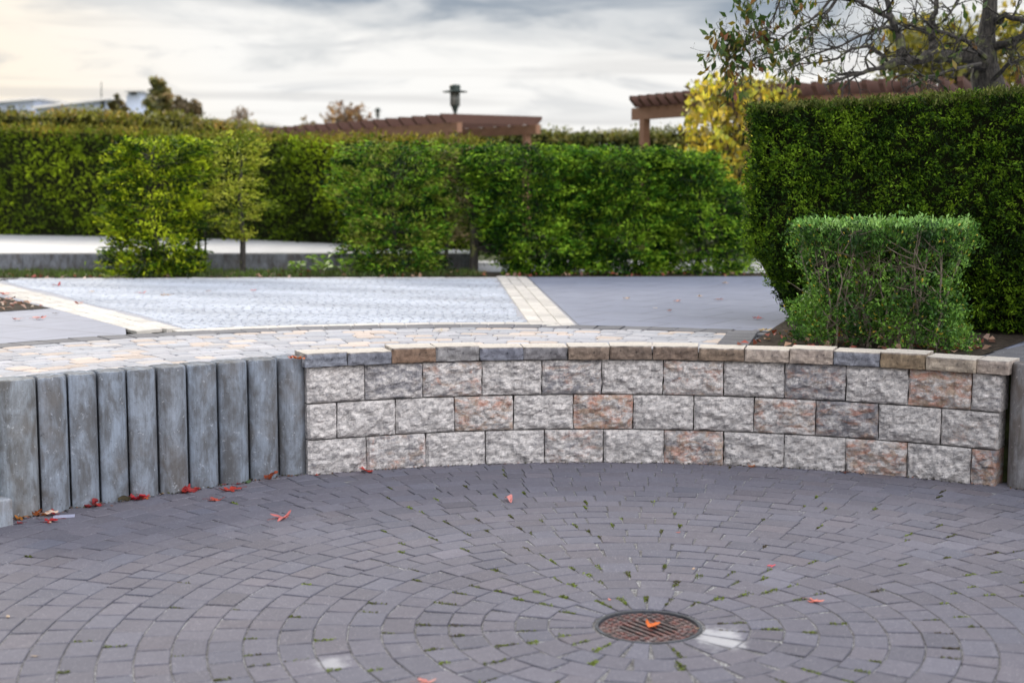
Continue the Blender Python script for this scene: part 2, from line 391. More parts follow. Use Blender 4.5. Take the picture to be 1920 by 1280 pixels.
def paver(m, rng, c, ang, w0, w1, ln, z, h=.03, bev=.004, col=(.2, .2, .2), tilt=.0012):
    """one paving stone: centre c, tangential widths w0 (inner) and w1 (outer), radial length ln"""
    ca, sa = math.cos(ang), math.sin(ang)           # ang = direction of the outward radius
    zs = rng.normal()*.0008; ta, tb = rng.normal()*tilt, rng.normal()*tilt
    vs = []
    for lvl, (b, dz) in enumerate(((bev, 0), (0, -bev), (0, -h))):
        for u, v in ((-1, -1), (1, -1), (1, 1), (-1, 1)):
            w = (w0 if v < 0 else w1)/2-b; l = ln/2-b
            x, y = v*l, u*w
            vs.append((c[0]+ca*x-sa*y, c[1]+sa*x+ca*y, z+zs+dz+(ta*u+tb*v if lvl < 2 else 0)))
    fs = [(0, 1, 2, 3)]
    for L in (0, 4): fs += [(L+i, L+4+i, L+4+(i+1) % 4, L+(i+1) % 4) for i in range(4)]
    m.add(vs, [f[::-1] for f in fs], col)
def paver_col(rng):
    b = .116*(1+rng.normal()*.062); k = rng.normal()*.018
    return (b*(1.0+k), b*.965, b*(1.165-k))
rng = np.random.RandomState(4)
m = MB(); joints = []
U = .14; r0 = .234
rings = [(r0, .422)] + [(.422+U*i, .422+U*(i+1)) for i in range(36)]
for k, (ra, rb) in enumerate(rings):
    rm = (ra+rb)/2
    if k == 0: ns = [1.0]*22
    else:
        tot = 2*math.pi*ra; ns = []; s_ = 0
        while s_ < tot-.02:
            w = rng.choice([.175, .175, .175, .19, .12] if k > 4 else [.15, .12, .17]); ns.append(w); s_ += w
    ns = np.array(ns)/sum(ns)*2*math.pi; a = rng.uniform(0, 6.28)
    for da in ns:
        am = a+da/2; a += da
        x, y = DC[0]+rm*math.cos(am), DC[1]+rm*math.sin(am)
        if k > 22 and not inpoly(hole, x, y): continue
        w0 = 2*ra*math.tan(da/2)-.005; w1 = w0+(2*rb*math.tan(da/2)-.005-w0)*rng.uniform(.15, .6) if k else 2*rb*math.tan(da/2)*.80
        paver(m, rng, (x, y), am, w0, w1, rb-ra-.0065, 0, bev=.003, col=paver_col(rng))
        joints.append((a, ra, rb, (2*rb*math.tan(da/2)-w1)))
tag(m.build('lower_paving', M['paver']), kind='structure')

# moss in the wedge-shaped joints
C = []; 
for a, ra, rb, gap in joints:
    if ra > 3.4: continue
    d = rng.uniform()
    pr = (.40 if ra < 2.3 else .17)*(1.15-.25*ra)
    if math.cos(a) < -.3 and ra > 1.8: pr *= .45
    if d < pr:
        k = int(rng.uniform(8, 34)*(1.5 if ra < .6 else 1)); f0 = rng.uniform(.25, .7)
        for _ in range(k):
            r = ra+(rb-ra)*min(.98, rng.uniform(f0, 1.0)); wv = gap*(r-ra)/(rb-ra)*.5+.004
            tt = rng.normal()*wv*.55; C.append((DC[0]+r*math.cos(a)-tt*math.sin(a), DC[1]+r*math.sin(a)+tt*math.cos(a), -.002+rng.uniform(0, .006)))
C = np.array(C); n = len(C)
colr = pal_pick([(.07, .05, .03), (.09, .11, .02), (.15, .20, .03), (.25, .33, .05)], .42+.3*snoise(C, .5, 3)+rng.normal(size=n)*.22)
mo = leaves('moss', C, rng.normal(size=(n, 3))+[0, 0, .9], rng.normal(size=(n, 3)), .012*rng.uniform(.6, 1.4, n), .008, colr, M['leaf'])
tag(mo, 'green moss growing in the joints of the grey circular paving', kind='stuff')

# upper plaza: cobbles, dark band, stripes, slabs
def az_b(p): return math.degrees(math.atan2(p[0]-BC[0], p[1]-BC[1]))
def dome(m, rng, c, ang, w, ln, z, col, h=.03, crown=.008, cut=.28):
    """rounded old-town paving stone with cut corners"""
    ca, sa = math.cos(ang), math.sin(ang); hw, hl = w/2, ln/2; q = min(hw, hl)*cut*2*rng.uniform(.6, 1.1)
    out = [(-hl+q, -hw), (hl-q, -hw), (hl, -hw+q), (hl, hw-q), (hl-q, hw), (-hl+q, hw), (-hl, hw-q), (-hl, -hw+q)]
    zs = rng.normal()*.0014; ta, tb = rng.normal()*.010, rng.normal()*.010
    vs = []
    for f, dz in ((1, -h), (1, -.005), (.90, -.001), (.5, crown*.6)):
        for x, y in out: vs.append((c[0]+(ca*x-sa*y)*f, c[1]+(sa*x+ca*y)*f, z+zs+dz+(ta*x+tb*y)*f))
    fs = []
    for L in range(3): fs += [(L*8+i, L*8+(i+1) % 8, L*8+8+(i+1) % 8, L*8+8+i) for i in range(8)]
    fs.append(tuple(range(24, 32)))
    m.add(vs, fs, col)
keepout = [tuple(wp(a, WR+.185)) for a in np.linspace(37, -27, 30)]
def free(x, y):                              # not above the hole, the wall or the palisades
    if math.hypot(x-WC[0], y-WC[1]) < WR+.20+.05 and -28 < math.degrees(math.atan2(x-WC[0], y-WC[1])) < 38: return False
    if inpoly(hole, x, y): return False
    return all(math.hypot(x-a, y-b) > .14 for a, b in PAL+[(3.175, 8.621)])
rng = np.random.RandomState(11)
m = MB(); R = BR0-.005
cols = [((.37, .365, .385), .44), ((.33, .335, .36), .28), ((.47, .395, .345), .17), ((.43, .395, .375), .11)]
while R > 2.2:
    ln = .118 if rng.uniform() < .5 else .142
    a = rad(-120)+rng.uniform(0, .1)
    while a < rad(26):
        w = rng.choice([.12, .16, .20]); da = w/(R-ln/2); am = a+da/2; a += da
        x, y = BC[0]+(R-ln/2)*math.sin(am), BC[1]+(R-ln/2)*math.cos(am)
        if not free(x, y): continue
        if az_b((x, y)) > 12 and math.degrees(math.atan2(x-DC[0], y-DC[1])) > 13.2: continue
        k = rng.choice(4, p=[q[1] for q in cols]); c = np.array(cols[k][0])*(1+rng.normal()*.09)
        dome(m, rng, (x, y), math.pi/2-am, w-.003, ln-.003, Z1, tuple(c), crown=.0025, cut=.17)
    R -= ln
tag(m.build('cobble_paving', M['cobble']), kind='structure')
def arc(R, a0, a1, n=24, c=BC): return [(c[0]+R*math.sin(rad(a)), c[1]+R*math.cos(rad(a))) for a in np.linspace(a0, a1, n)]
sheet('cobble_bed', arc(BR1, -125, 75, 60)+[wp(a, WR+.175) for a in np.linspace(50, 35, 4)]+[wp(a, WR+.175) for a in np.linspace(34.4, -25.4, 25)]+[(x-.04, y+.10) for x, y in PAL]+[tuple(q)[:2] for q in (p1+Vector((0, .02, 0)), p2+Vector((0, .02, 0)))], .722, M['palesand'])
m = MB(); a = rad(-120)
while a < rad(70):
    da = .205/BR0; am = a+da/2; a += da
    x, y = BC[0]+(BR0+BR1)/2*math.sin(am), BC[1]+(BR0+BR1)/2*math.cos(am)
    if not free(x, y): continue
    c = .135*(1+rng.normal()*.08)
    paver(m, rng, (x, y), math.pi/2-am, .2, .207, BR1-BR0-.006, Z1, col=(c, c, c*1.08), tilt=.0015)
tag(m.build('dark_border_paving', M['paver']), kind='structure')

def stripe(name, pa, pb, w, rows, col, lens=.2, z=Z1):
    pa, pb = Vector((*pa, 0)), Vector((*pb, 0)); d = (pb-pa).normalized(); L = (pb-pa).length; nrm_ = Vector((-d.y, d.x, 0)); ang = math.atan2(d.y, d.x)
    m = MB()
    for r in range(rows):
        s_ = -rng.uniform(0, lens)
        while s_ < L:
            ce = pa+d*(s_+lens/2)+nrm_*((r+.5)/rows-.5)*w
            k = 1+rng.normal()*.07; paver(m, rng, ce, ang, w/rows-.005, w/rows-.005, lens-.005, z, col=tuple(q*k for q in col), tilt=.0015); s_ += lens
    return tag(m.build(name, M['paver']), kind='structure')
white = (.52, .49, .445)
stripe('white_stripe_paving', (.32, 11.26), (-.005, 17.05), .36, 3, white)
stripe('white_stripe_paving', (-2.80, 10.98), (-6.2, 16.3), .36, 3, white)
m = MB(); R = BR1+.09; a = math.atan2(-2.7-BC[0], 11.0-BC[1]); a1 = math.atan2(.22-BC[0], 11.3-BC[1])
while a < a1:
    da = .2/R; am = a+da/2; a += da
    k = 1+rng.normal()*.06; paver(m, rng, (BC[0]+R*math.sin(am), BC[1]+R*math.cos(am)), math.pi/2-am, .193, .197, .17, Z1, col=tuple(q*k for q in white))
tag(m.build('white_border_paving', M['paver']), kind='structure')
# wavy pale cobbles between the stripes
m = MB(); L0, L1 = Vector((-2.62, 11.1)), Vector((-5.95, 16.45)); Q0, Q1 = Vector((.14, 11.3)), Vector((-.185, 16.85))
rows = 78; rs = np.random.RandomState(5)
for i in range(rows):
    f = (i+.5)/rows; y = 11.0+f*5.85
    fl = (y-11.1)/(16.45-11.1); xl = -2.60+fl*(-3.33)+.02; fq = (y-11.3)/(16.85-11.3); xr = .13-fq*.325-.01
    x = xl
    while x < xr-.05:
        w = rs.uniform(.06, .10); xc_ = x+w/2; x += w
        yy = y+.045*math.sin(xc_*3.1+i*.35)
        if math.hypot(xc_-BC[0], yy-BC[1]) < BR1+.185+.03 or yy > 16.78: continue
        k = 1+rs.normal()*.05; t_ = .5+.5*math.sin(xc_*2.3+y*5.2)*math.sin(y*1.7-xc_*.8)  # streaks: grazing reflection off undulating stones, put into the stone colour
        b = (.35+.14*t_)*k
        dome(m, rs, (xc_, yy), 0, w-.003, .075-.003, Z1-.002, (b*.92, b*.98, b*1.10), crown=.002, cut=.2)
tag(m.build('wavy_cobble_paving', M['cobble']), kind='structure')
sheet('wavy_cobble_bed', [(-2.5, 10.75), (.6, 11.0), (.2, 17.0), (-6.4, 16.75)], .736, M['palesand'])
sheet('slab_paving', arc(BR1+.004, 9.5, 75, 24)[::-1]+[(.53, 11.165), (.19, 17.02), (9, 17.4), (9, 8)], Z1-.002, M['slab'])
sheet('slab_paving', arc(BR1+.004, -120, -33.2, 24)+[(-3.0, 10.98), (-6.36, 16.22), (-12, 16), (-12, 6)], Z1-.002, M['slab'])
stripe('far_border_paving', (-12, 16.42), (0, 16.93), .10, 1, (.46, .45, .44), .2, Z1+.002)
sheet('path', [(-1.2, 17.9), (12, 18.3), (14, 23), (-.7, 21)], .722, M['terrace'])
# planting bed with leaf litter inside the left slabs, bed behind the wall, strip under the shrubs
bedL = [(-4.13, 12.68), (-5.03, 13.95), (-6.4, 15.9), (-7.4, 14.2), (-6.2, 12.3), (-4.6, 12.2)]
sheet('soil', bedL, Z1+.002, M['soil'])
bedR = [wp(a, WR+.17) for a in (12.5, 17, 22, 27, 31.5)]+[(3.05, 9.15), (3.7, 10.1), (5.5, 12.5), (2.6, 12.6), (2.05, 11.0), (1.72, 10.0)]
sheet('soil', bedR, Z1+.006, M['soil'])
sheet('soil', [(-13, 16.48), (.2, 16.99), (4, 17.2), (4, 17.95), (-.6, 18.2), (-13, 18.3)], Z1-.012, M['soil'])
def strip_pavers(name, pts, w):
    m = MB()
    for (x, y), ang in pts:
        c = .13*(1+rng.normal()*.07); paver(m, rng, (x, y), ang, w, w, .2, Z1+.008, col=(c, c, c*1.07))
    tag(m.build(name, M['paver']), kind='structure')
aL = rad(90-13.6)
strip_pavers('edge_paving', [((DC[0]+r*math.cos(aL-o), DC[1]+r*math.sin(aL-o)), aL) for r in (4.02, 4.225, 4.43, 4.635, 4.84) for o in (0,)], .22)
aR = rad(90-38.5)
strip_pavers('edge_paving', [((DC[0]+r*math.cos(aR+o), DC[1]+r*math.sin(aR+o)), aR) for r in np.arange(4.02, 6, .205) for o in (.0, -.055)], .21)

# ------------------------------------------------------------------ stone wall
def split_block(name, parent, mat, Rf, a0, a1, z0, z1, depth, bulge, rough, col, seed, edge=.012, gap=.0075, nx=26, nz=15, taper=0):
    A, B = Vector((*wp(a0, Rf), 0)), Vector((*wp(a1, Rf), 0)); d = (B-A); L = d.length-gap; d.normalize(); o = Vector((-d.y, d.x, 0))
    ce = (A+B)/2; zc = (z0+z1)/2; hh = (z1-z0)/2-gap/2
    ob = None; vs = []; fs = []
    for j in range(nz+1):
        for i in range(nx+1):
            u = -L/2+L*i/nx; w = -hh+2*hh*j/nz
            e = min(L/2-abs(u), hh-abs(w)); k = min(1, e/edge); k = k*k*(3-2*k)
            q = Vector((u*9+seed*3.1, w*12+seed*7.7, seed))
            nz_ = mnoise.fractal(q, .8, 2.1, 5)*.55 + (abs(mnoise.noise(q*1.7+Vector((u*4, 0, w*6))))-.3)*.8
            e2 = min(1, e/.05)
            dd = k*(bulge*(.5+.5*e2)+rough*nz_)
            jx = mnoise.noise(q*2.3)*.007*(1-k); jz = mnoise.noise(q*2.3+Vector((5, 5, 5)))*.003*(1-k)
            vs.append((u+jx, -dd, w+jz))
    W_ = nx+1
    for j in range(nz):
        for i in range(nx): fs.append((j*W_+i, j*W_+i+1, (j+1)*W_+i+1, (j+1)*W_+i))
    k = len(vs); bw = L/2-taper
    vs += [(-bw, depth, -hh), (bw, depth, -hh), (bw, depth, hh), (-bw, depth, hh)]
    fs += [tuple(range(nx, -1, -1))+(k, k+1), tuple(nz*W_+i for i in range(nx+1))+(k+2, k+3),
           tuple(j*W_ for j in range(nz+1))+(k+3, k), tuple(j*W_+nx for j in range(nz, -1, -1))+(k+1, k+2), (k+1, k, k+3, k+2)]
    m = MB(); m.add(vs, fs, col); ob = m.build(name, mat, parent, keep=True)
    ob.location = Vector((ce.x, ce.y, zc))-parent.location; ob.rotation_euler = (0, 0, math.atan2(d.y, d.x))
    return ob
wall = empty('retaining_wall', (.55, 9.39, 0))
tag(wall, 'curved dry stone wall of split face grey and rust blocks with weathered coping', 'wall')
R1 = [-25.97, -20.65, -15.25, -9.83, -4.46, .88, 6.35, 11.67, 17.02, 22.38, 27.66, 33.0, 35.1]
R2 = [-25.97, -23.29, -18.0, -12.63, -7.27, -1.86, 3.53, 8.96, 14.3, 19.71, 25.12, 30.39, 35.15]
R3 = [-25.97, -20.74, -15.49, -10.12, -4.71, .69, 6.2, 11.57, 16.93, 22.25, 27.57, 32.83, 35.3]
CP = [-26.25, -22.39, -18.39, -14.36, -10.38, -6.44, -2.42, 1.35, 5.2, 9.31, 13.39, 17.34, 21.16, 25.2, 29.1, 33.29, 35.93]
RU = [[.15, .7, .15, .1, .75, .15, .9, .25, .15, .9, .1, 1.0], [.2, .35, .1, .9, .1, 1.0, .1, .2, .85, .75, .12, .6], [.35, .4, .75, .3, .65, .15, .75, .1, .7, .05, 1.0, .5]]
DK = [[.35, .5, .3, .3, .45, .2, .6, .4, .2, .3, .15, .7], [.2, .3, .25, .35, .2, .5, .1, .2, .3, .9, .15, .25], [.3, .85, .6, .3, .7, .25, .35, .1, .9, .05, .2, .5]]
rng = np.random.RandomState(21)
for r, (AZ, z0, z1) in enumerate(((R1, -.03, .221), (R2, .223, .456), (R3, .458, .691))):
    for i in range(12):
        small = AZ[i+1]-AZ[i] < 3.2
        split_block('block', wall, M['stone'], WR+(rng.normal()*.003), AZ[i], AZ[i+1], z0, z1, .17, .019, .034, (RU[r][i], DK[r][i], rng.uniform()), r*20+i+.37, nx=14 if small else 26)
cc = [(.30, .32, .37), (.26, .27, .31), (.30, .20, .14), (.34, .33, .33), (.25, .26, .31), (.27, .26, .27), (.29, .22, .17), (.25, .19, .15), (.27, .20, .155), (.30, .225, .165), (.55, .46, .385), (.53, .44, .37), (.30, .31, .35), (.34, .255, .165), (.50, .42, .33), (.54, .45, .38)]
for i in range(16):
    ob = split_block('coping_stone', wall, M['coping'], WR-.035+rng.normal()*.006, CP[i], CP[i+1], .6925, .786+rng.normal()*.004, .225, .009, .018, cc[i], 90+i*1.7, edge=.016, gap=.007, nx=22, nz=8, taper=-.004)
    # pale worn upper face, its sky-lit cream put into the colour
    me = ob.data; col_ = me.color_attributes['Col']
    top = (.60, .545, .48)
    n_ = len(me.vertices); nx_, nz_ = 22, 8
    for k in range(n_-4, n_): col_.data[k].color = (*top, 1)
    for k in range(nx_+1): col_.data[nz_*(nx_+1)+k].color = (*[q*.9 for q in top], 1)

# ------------------------------------------------------------------ palisades
PR = .115
def palisade(c, nb, tone, hgt, label, seed):
    rs_ = random.Random(seed); n = 40; out = []
    for j in range(n):
        q = 2*math.pi*j/n; p = Vector((c[0]+PR*math.cos(q), c[1]+PR*math.sin(q)))
        if nb:
            v = p-Vector(nb)
            if v.length < PR+.012: p = Vector(nb)+v.normalized()*(PR+.012)
        out.append((p.x-c[0], p.y-c[1]))
    m = MB(); vs = []
    levels = [(1, -.06), (1, hgt-.014), (.965, hgt-.004), (.90, hgt), (.45, hgt+.001)]
    for f, z in levels:
        for x, y in out: vs.append((x*f+rs_.gauss(0, .0006), y*f+rs_.gauss(0, .0006), z+(rs_.gauss(0, .0012) if z > .3 else 0)))
    fs = [(L*n+i, L*n+(i+1) % n, (L+1)*n+(i+1) % n, (L+1)*n+i) for L in range(4) for i in range(n)]+[tuple(4*n+i for i in range(n))]
    m.add(vs, fs, tone)
    for i_ in range(2*n, len(m.c)): m.c[i_] = tuple(q*.95 for q in tone)
    o = m.build('concrete_palisade', M['concrete']); o.location = (c[0], c[1], 0)
    me = o.data; me.polygons.foreach_set('use_smooth', [len(p.vertices) == 4 and p.center.z < hgt-.02 for p in me.polygons])
    return tag(o, label, 'palisade', 'round concrete palisades beside the stone wall')
PL = ['round grey concrete palisade touching the left end of the stone wall', 'concrete palisade second from the left end of the stone wall, brown leaf at its foot',
      'concrete palisade third from the stone wall, green leaf scrap at its foot', 'concrete palisade fourth from the stone wall, plain blotched face',
      'concrete palisade fifth from the stone wall, dark red leaf at its left foot', 'concrete palisade sixth from the stone wall, white stain and leaf heap at its foot',
      'concrete palisade seventh from the stone wall, red leaves at its left foot', 'concrete palisade eighth from the stone wall, small white patch low on it',
      'concrete palisade ninth from the stone wall, beside the white paper scrap', 'leftmost concrete palisade, behind the end of the concrete step']
tones = [(.86, .88, .92), (.82, .85, .9), (.8, .83, .88), (.84, .88, .94), (.86, .87, .9), (.88, .9, .94), (.86, .9, .96), (.9, .93, .98), (.92, .95, 1.0), (1.0, 1.0, .98)]
for i, c in enumerate(PAL):
    palisade(c, PAL[i+1] if i < 9 else None, tones[i], .752+.0022*i, PL[i], i)
palisade((3.175, 8.621), None, (1.0, .88, .80), .765, 'brownish concrete palisade touching the right end of the stone wall', 50)

st = empty('concrete_steps', SC0); tag(st, 'end of a low grey concrete step at the left edge below the palisades', 'steps')
for k in range(5):
    m = MB(); a = SC0+ODIR*.33*k; dp = .33 if k < 4 else .3
    z0_, z1_ = -.05 if k == 0 else .149*k-.05, .149*(k+1)-(0 if k < 4 else .004)
    q = [a, a+ODIR*dp, a+ODIR*dp+SDIR*2.2, a+SDIR*2.2]
    ce = sum(q, Vector())/4
    m.box((ce.x, ce.y, (z0_+z1_)/2), (2.2, dp-.004, z1_-z0_), math.atan2(SDIR.y, SDIR.x), (1.35, 1.36, 1.38), .008)
    m.build('step', M['concrete'], st)

# ------------------------------------------------------------------ drain
dr = empty('drain_cover', (*DC, 0)); tag(dr, 'round rusty cast iron drain cover with slots, in the middle of the circular paving', 'drain')
m = MB()
for ro, ri, z in ((.226, .212, -.001),):
    n = 48; vs = []
    for r, zz_ in ((ro, -.03), (ro, z), (ri, z), (ri, -.16)):
        vs += [(DC[0]+r*math.cos(6.2832*j/n), DC[1]+r*math.sin(6.2832*j/n), zz_) for j in range(n)]
    m.add(vs, [(L*n+j, L*n+(j+1) % n, (L+1)*n+(j+1) % n, (L+1)*n+j) for L in range(3) for j in range(n)], (.28, .28, .30))
m.build('frame', M['concrete'], dr)
m = MB(); n = 48; vs = []; zt = -.012
for r, zz_ in ((.208, -.05), (.208, zt), (.122, zt), (.122, zt-.012)):
    vs += [(DC[0]+r*math.cos(6.2832*j/n), DC[1]+r*math.sin(6.2832*j/n), zz_) for j in range(n)]
m.add(vs, [(L*n+j, L*n+(j+1) % n, (L+1)*n+(j+1) % n, (L+1)*n+j) for L in range(3) for j in range(n)])
for r, k in ((.138, 22), (.163, 26), (.189, 30)):
    for j in range(k):
        q = 6.2832*(j+.5*(r > .15 and r < .17))/k
        m.box((DC[0]+r*math.cos(q), DC[1]+r*math.sin(q), zt+.003), (.013, .024, .006), q, bev=.002)
ang = rad(-54); dx, dy = math.cos(ang), math.sin(ang)
for k in range(-3, 4):
    off = k*.034; hl = math.sqrt(max(0, .124**2-off**2))
    if hl < .02: continue
    m.box((DC[0]-dy*off, DC[1]+dx*off, zt-.005), (2*hl, .0135, .010), ang, bev=.002)
m.build('grate', M['iron'], dr)
m = MB(); m.lathe((*DC, -.2), [(.206, 0), (.206, .02)], 32); m.build('pit', M['pit'], dr)

# ------------------------------------------------------------------ fallen leaves
def leaf_mesh(rs, L, lobes, curl, col, kind):
    """one lobed leaf as a curled sheet of its own; stalk included"""
    n = 60; pts = []
    for j in range(n):
        q = 2*math.pi*j/n
        if kind == 'oak': r = .30+.15*math.cos(5*q+.3)+.10*math.cos(3*q)+.06*math.cos(9*q)
        elif kind == 'maple': r = .27+.18*max(0, math.cos(2.5*q))**2*2-.06*math.cos(5*q)+.03*math.cos(15*q)
        else: r = .42/ math.sqrt((math.cos(q)*.75)**2+(math.sin(q)*2.0)**2)*.8
        pts.append((r*math.cos(q), r*math.sin(q)))
    ca, cb, ph = curl*rs.uniform(.25, .45), curl*rs.uniform(.05, .35), rs.uniform(0, 3.14)
    def zf(x, y):
        u = x*math.cos(ph)+y*math.sin(ph); v = -x*math.sin(ph)+y*math.cos(ph)
        return (ca*u*u*2.2+cb*v*v*1.3+.05*curl*math.sin(9*x+ph)+.04*curl*math.sin(11*y))
    vs = []; fs = []
    for f in (.18, .5, .78, 1.0):
        for x, y in pts: vs.append((x*f*L, y*f*L, zf(x*f, y*f)*L))
    vs.append((0, 0, zf(0, 0)*L)); k = len(vs)-1
    for i in range(n): fs.append((k, i, (i+1) % n))
    for R_ in range(3):
        for i in range(n): fs.append((R_*n+i, (R_+1)*n+i, (R_+1)*n+(i+1) % n, R_*n+(i+1) % n))
    m = MB(); m.add(vs, fs, col)
    for i in range(len(m.c)):
        g = .85+.3*rs.random(); m.c[i] = tuple(min(1, q*g) for q in col)
    m.tube([(-.05*L, 0, zf(0, 0)*L+.001), (-.45*L, .02*L, zf(-.4, 0)*L+.002), (-.75*L, .08*L, .02*L+max(0, zf(-.4, 0)*L*.5))], [.012*L, .010*L, .012*L], 5, tuple(q*.7 for q in col))
    return m
LEAFN = [0]
def leaf(X, Y, size, col, label, z=0, curl=.5, kind='oak', tilt=0, roll=0, group='fallen leaves on the lower paving', name='fallen_leaf', rot=None, back=0):
    LEAFN[0] += 1; rs = random.Random(LEAFN[0]*7+1)
    p = on(X, Y, z); dist = p.y
    L = size*dist/F*1.45
    o = leaf_mesh(rs, L, 5, curl, col, kind).build(name, M['fallen'], smooth=True)
    o.rotation_euler = (tilt, roll, rs.uniform(0, 6.28) if rot is None else rot)
    q = Vector((p.x, p.y-back))
    for c in PAL+[(3.175, 8.621)]:            # lies against the foot of a post or of the wall, not inside it
        v = q-Vector(c)
        if z < .1 and v.length < PR+.30*L: q = Vector(c)+Vector((v.x*.5, -abs(v.y)-.02)).normalized()*(PR+.30*L)
    v = q-Vector(WC)
    if z < .1 and v.length > WR-.03-.3*L and q.x > -1.3: q = Vector(WC)+v.normalized()*(WR-.03-.3*L)
    o.location = (q.x, q.y, 0)
    mat_ = o.rotation_euler.to_matrix(); zm = min((mat_@v.co).z for v in o.data.vertices)
    o.location.z = z-zm+.001
    return tag(o, label, 'leaf', group)
RED, DRED, PINK, ORG, TAN, BRN, GRN = (.40, .035, .025), (.20, .014, .018), (.52, .13, .12), (.46, .115, .03), (.52, .36, .25), (.26, .10, .045), (.07, .12, .05)
leaf(685, 882, 26, (.50, .035, .022), 'bright red oak leaf on the paving at the foot of the stone wall', tilt=.35, back=.03)
leaf(527, 973, 30, PINK, 'pinkish red curled leaf alone on the paving in front of the palisades', curl=1.1)
leaf(953, 939, 24, (.62, .22, .2), 'pale pink arched leaf alone on the paving right below the stone wall', curl=-1.3, kind='oval')
leaf(403, 938, 23, (.44, .075, .045), 'small orange red leaf on paving, one of two side by side, nearer the camera', curl=.7)
leaf(433, 920, 31, (.42, .045, .028), 'wide orange red leaf on the paving in front of the third palisade', curl=.6)
leaf(461, 901, 17, GRN, 'small dark green leaf scrap at the foot of the palisades', curl=.8, kind='oval')
leaf(455, 904, 12, DRED, 'tiny dark red leaf scrap touching the green scrap at the palisades', curl=.6)
leaf(506, 894, 25, (.34, .075, .035), 'brown red crumpled leaf standing at the foot of the second palisade', curl=1.4, tilt=.6)
leaf(357, 912, 25, (.26, .02, .02), 'dark red crumpled leaf against the foot of the fifth palisade', curl=1.3, tilt=.4)
leaf(266, 930, 30, (.40, .02, .03), 'dark red leaf in the middle of the leaf heap at the sixth palisade', curl=1.2)
leaf(277, 934, 22, (.50, .03, .06), 'crimson leaf lying flat at the front of the leaf heap', curl=.6)
leaf(247, 932, 26, (.12, .10, .06), 'grey green withered leaf at the left of the leaf heap', curl=1.4, kind='oval', tilt=.5)
leaf(288, 931, 18, ORG, 'orange leaf at the right of the leaf heap', curl=1.0)
leaf(303, 924, 12, TAN, 'small tan leaf right beside the leaf heap against a palisade', curl=.8, kind='oval')
leaf(174, 945, 28, (.20, .012, .015), 'very dark red leaf at the foot between seventh and eighth palisade', curl=1.3, tilt=.3)
leaf(190, 944, 18, (.45, .03, .03), 'red leaf scrap right beside the very dark red leaf', curl=.9)
leaf(181, 946, 11, (.6, .42, .28), 'pale tan leaf scrap on top of the very dark red leaf', curl=.9, kind='oval', z=.012)
leaf(97, 962, 20, (.62, .46, .36), 'cream curled leaf lying on a dark red one by the ninth palisade', curl=1.3, kind='oval', z=.015)
leaf(101, 965, 22, (.26, .015, .02), 'dark red leaf under the cream curled leaf', curl=.7)
leaf(54, 970, 24, (.32, .12, .02), 'ochre brown leaf at the foot of the leftmost palisade', curl=1.2)
leaf(74, 964, 20, (.45, .13, .04), 'orange brown leaf standing between the two leftmost palisades', curl=1.3, tilt=.7)
leaf(92, 978, 28, (.38, .02, .02), 'red leaf with tan centre on the paving beside the paper scrap', curl=.6)
leaf(94, 979, 9, TAN, 'tiny tan leaf lying on the red leaf beside the paper scrap', curl=.5, kind='oval', z=.012)
leaf(35, 981, 14, (.25, .02, .02), 'small dark red leaf at the end of the concrete step', curl=.5)
leaf(210, 889+59, 6, BRN, 'tiny brown leaf crumb at the foot of the eighth palisade', curl=.5, kind='oval')
leaf(418, 906, 8, RED, 'tiny red crumb at the foot of the fourth palisade', curl=.5)
leaf(548, 891, 12, BRN, 'tiny brown crumb at the foot of the palisade next to the stone wall', curl=.5)
leaf(590, 888, 8, (.4, .05, .03), 'tiny rust red crumb at the left foot of the stone wall', curl=.5)
leaf(1447, 1061, 13, (.62, .09, .12), 'small bright pink red leaf among the rings right of the drain', curl=.5)
leaf(1527, 1128, 23, (.62, .17, .13), 'salmon pink leaf on the paving right of the drain', curl=.7)
leaf(1222, 1172, 26, (.65, .13, .012), 'orange maple leaf lying on the drain cover', curl=.45, kind='maple', z=-.006, rot=1.9)
leaf(797, 1279, 26, (.55, .2, .17), 'pink leaf cut by the bottom edge of the view', curl=.7)
leaf(15, 1156, 13, (.42, .31, .22), 'tan leaf at the far left edge of the paving', curl=.5, kind='oval')
leaf(64, 1230, 13, (.42, .31, .22), 'tan leaf in the bottom left corner of the paving', curl=.5, kind='oval')
leaf(1300, 1066, 9, TAN, 'tiny cream leaf in a joint above the drain', curl=.6, kind='oval')
leaf(1143, 1124, 9, (.6, .2, .16), 'tiny pink leaf beside the moss above the drain', curl=.5, kind='oval')
leaf(1309, 1178, 11, (.6, .38, .2), 'tan leaf on the right rim of the drain cover', curl=.6, kind='oval', z=-.006)
leaf(1272, 998, 7, (.45, .12, .08), 'tiny rust leaf on the paving between wall and drain', curl=.4)
leaf(1412, 870, 14, (.40, .13, .04), 'orange brown leaf at the foot of the stone wall, right of its middle', curl=.9)
leaf(1588, 882, 14, (.16, .05, .03), 'dark brown leaf against the foot of the stone wall toward its right end', curl=.9)
leaf(350, 914, 20, (.36, .03, .02), 'red leaf scrap left of the dark red leaf at the fifth palisade', curl=.9)
leaf(372, 913, 18, (.42, .05, .03), 'red leaf scrap right of the dark red leaf at the fifth palisade', curl=.8)
leaf(258, 934, 16, (.34, .02, .03), 'small dark red leaf at the front left of the leaf heap', curl=.9)
leaf(84, 966, 18, (.30, .10, .03), 'brown leaf between the ochre leaf and the cream curled one', curl=1.0)
zt_ = .757
leaf(549, 672, 15, (.50, .10, .04), 'orange red leaf on the palisade top, left one of the pair by the coping', z=zt_, curl=1.2)
leaf(561, 674, 17, (.45, .12, .04), 'orange leaf on the palisade top, touching the coping stone', z=zt_, curl=1.2)
gu = 'fallen leaves on the upper plaza'
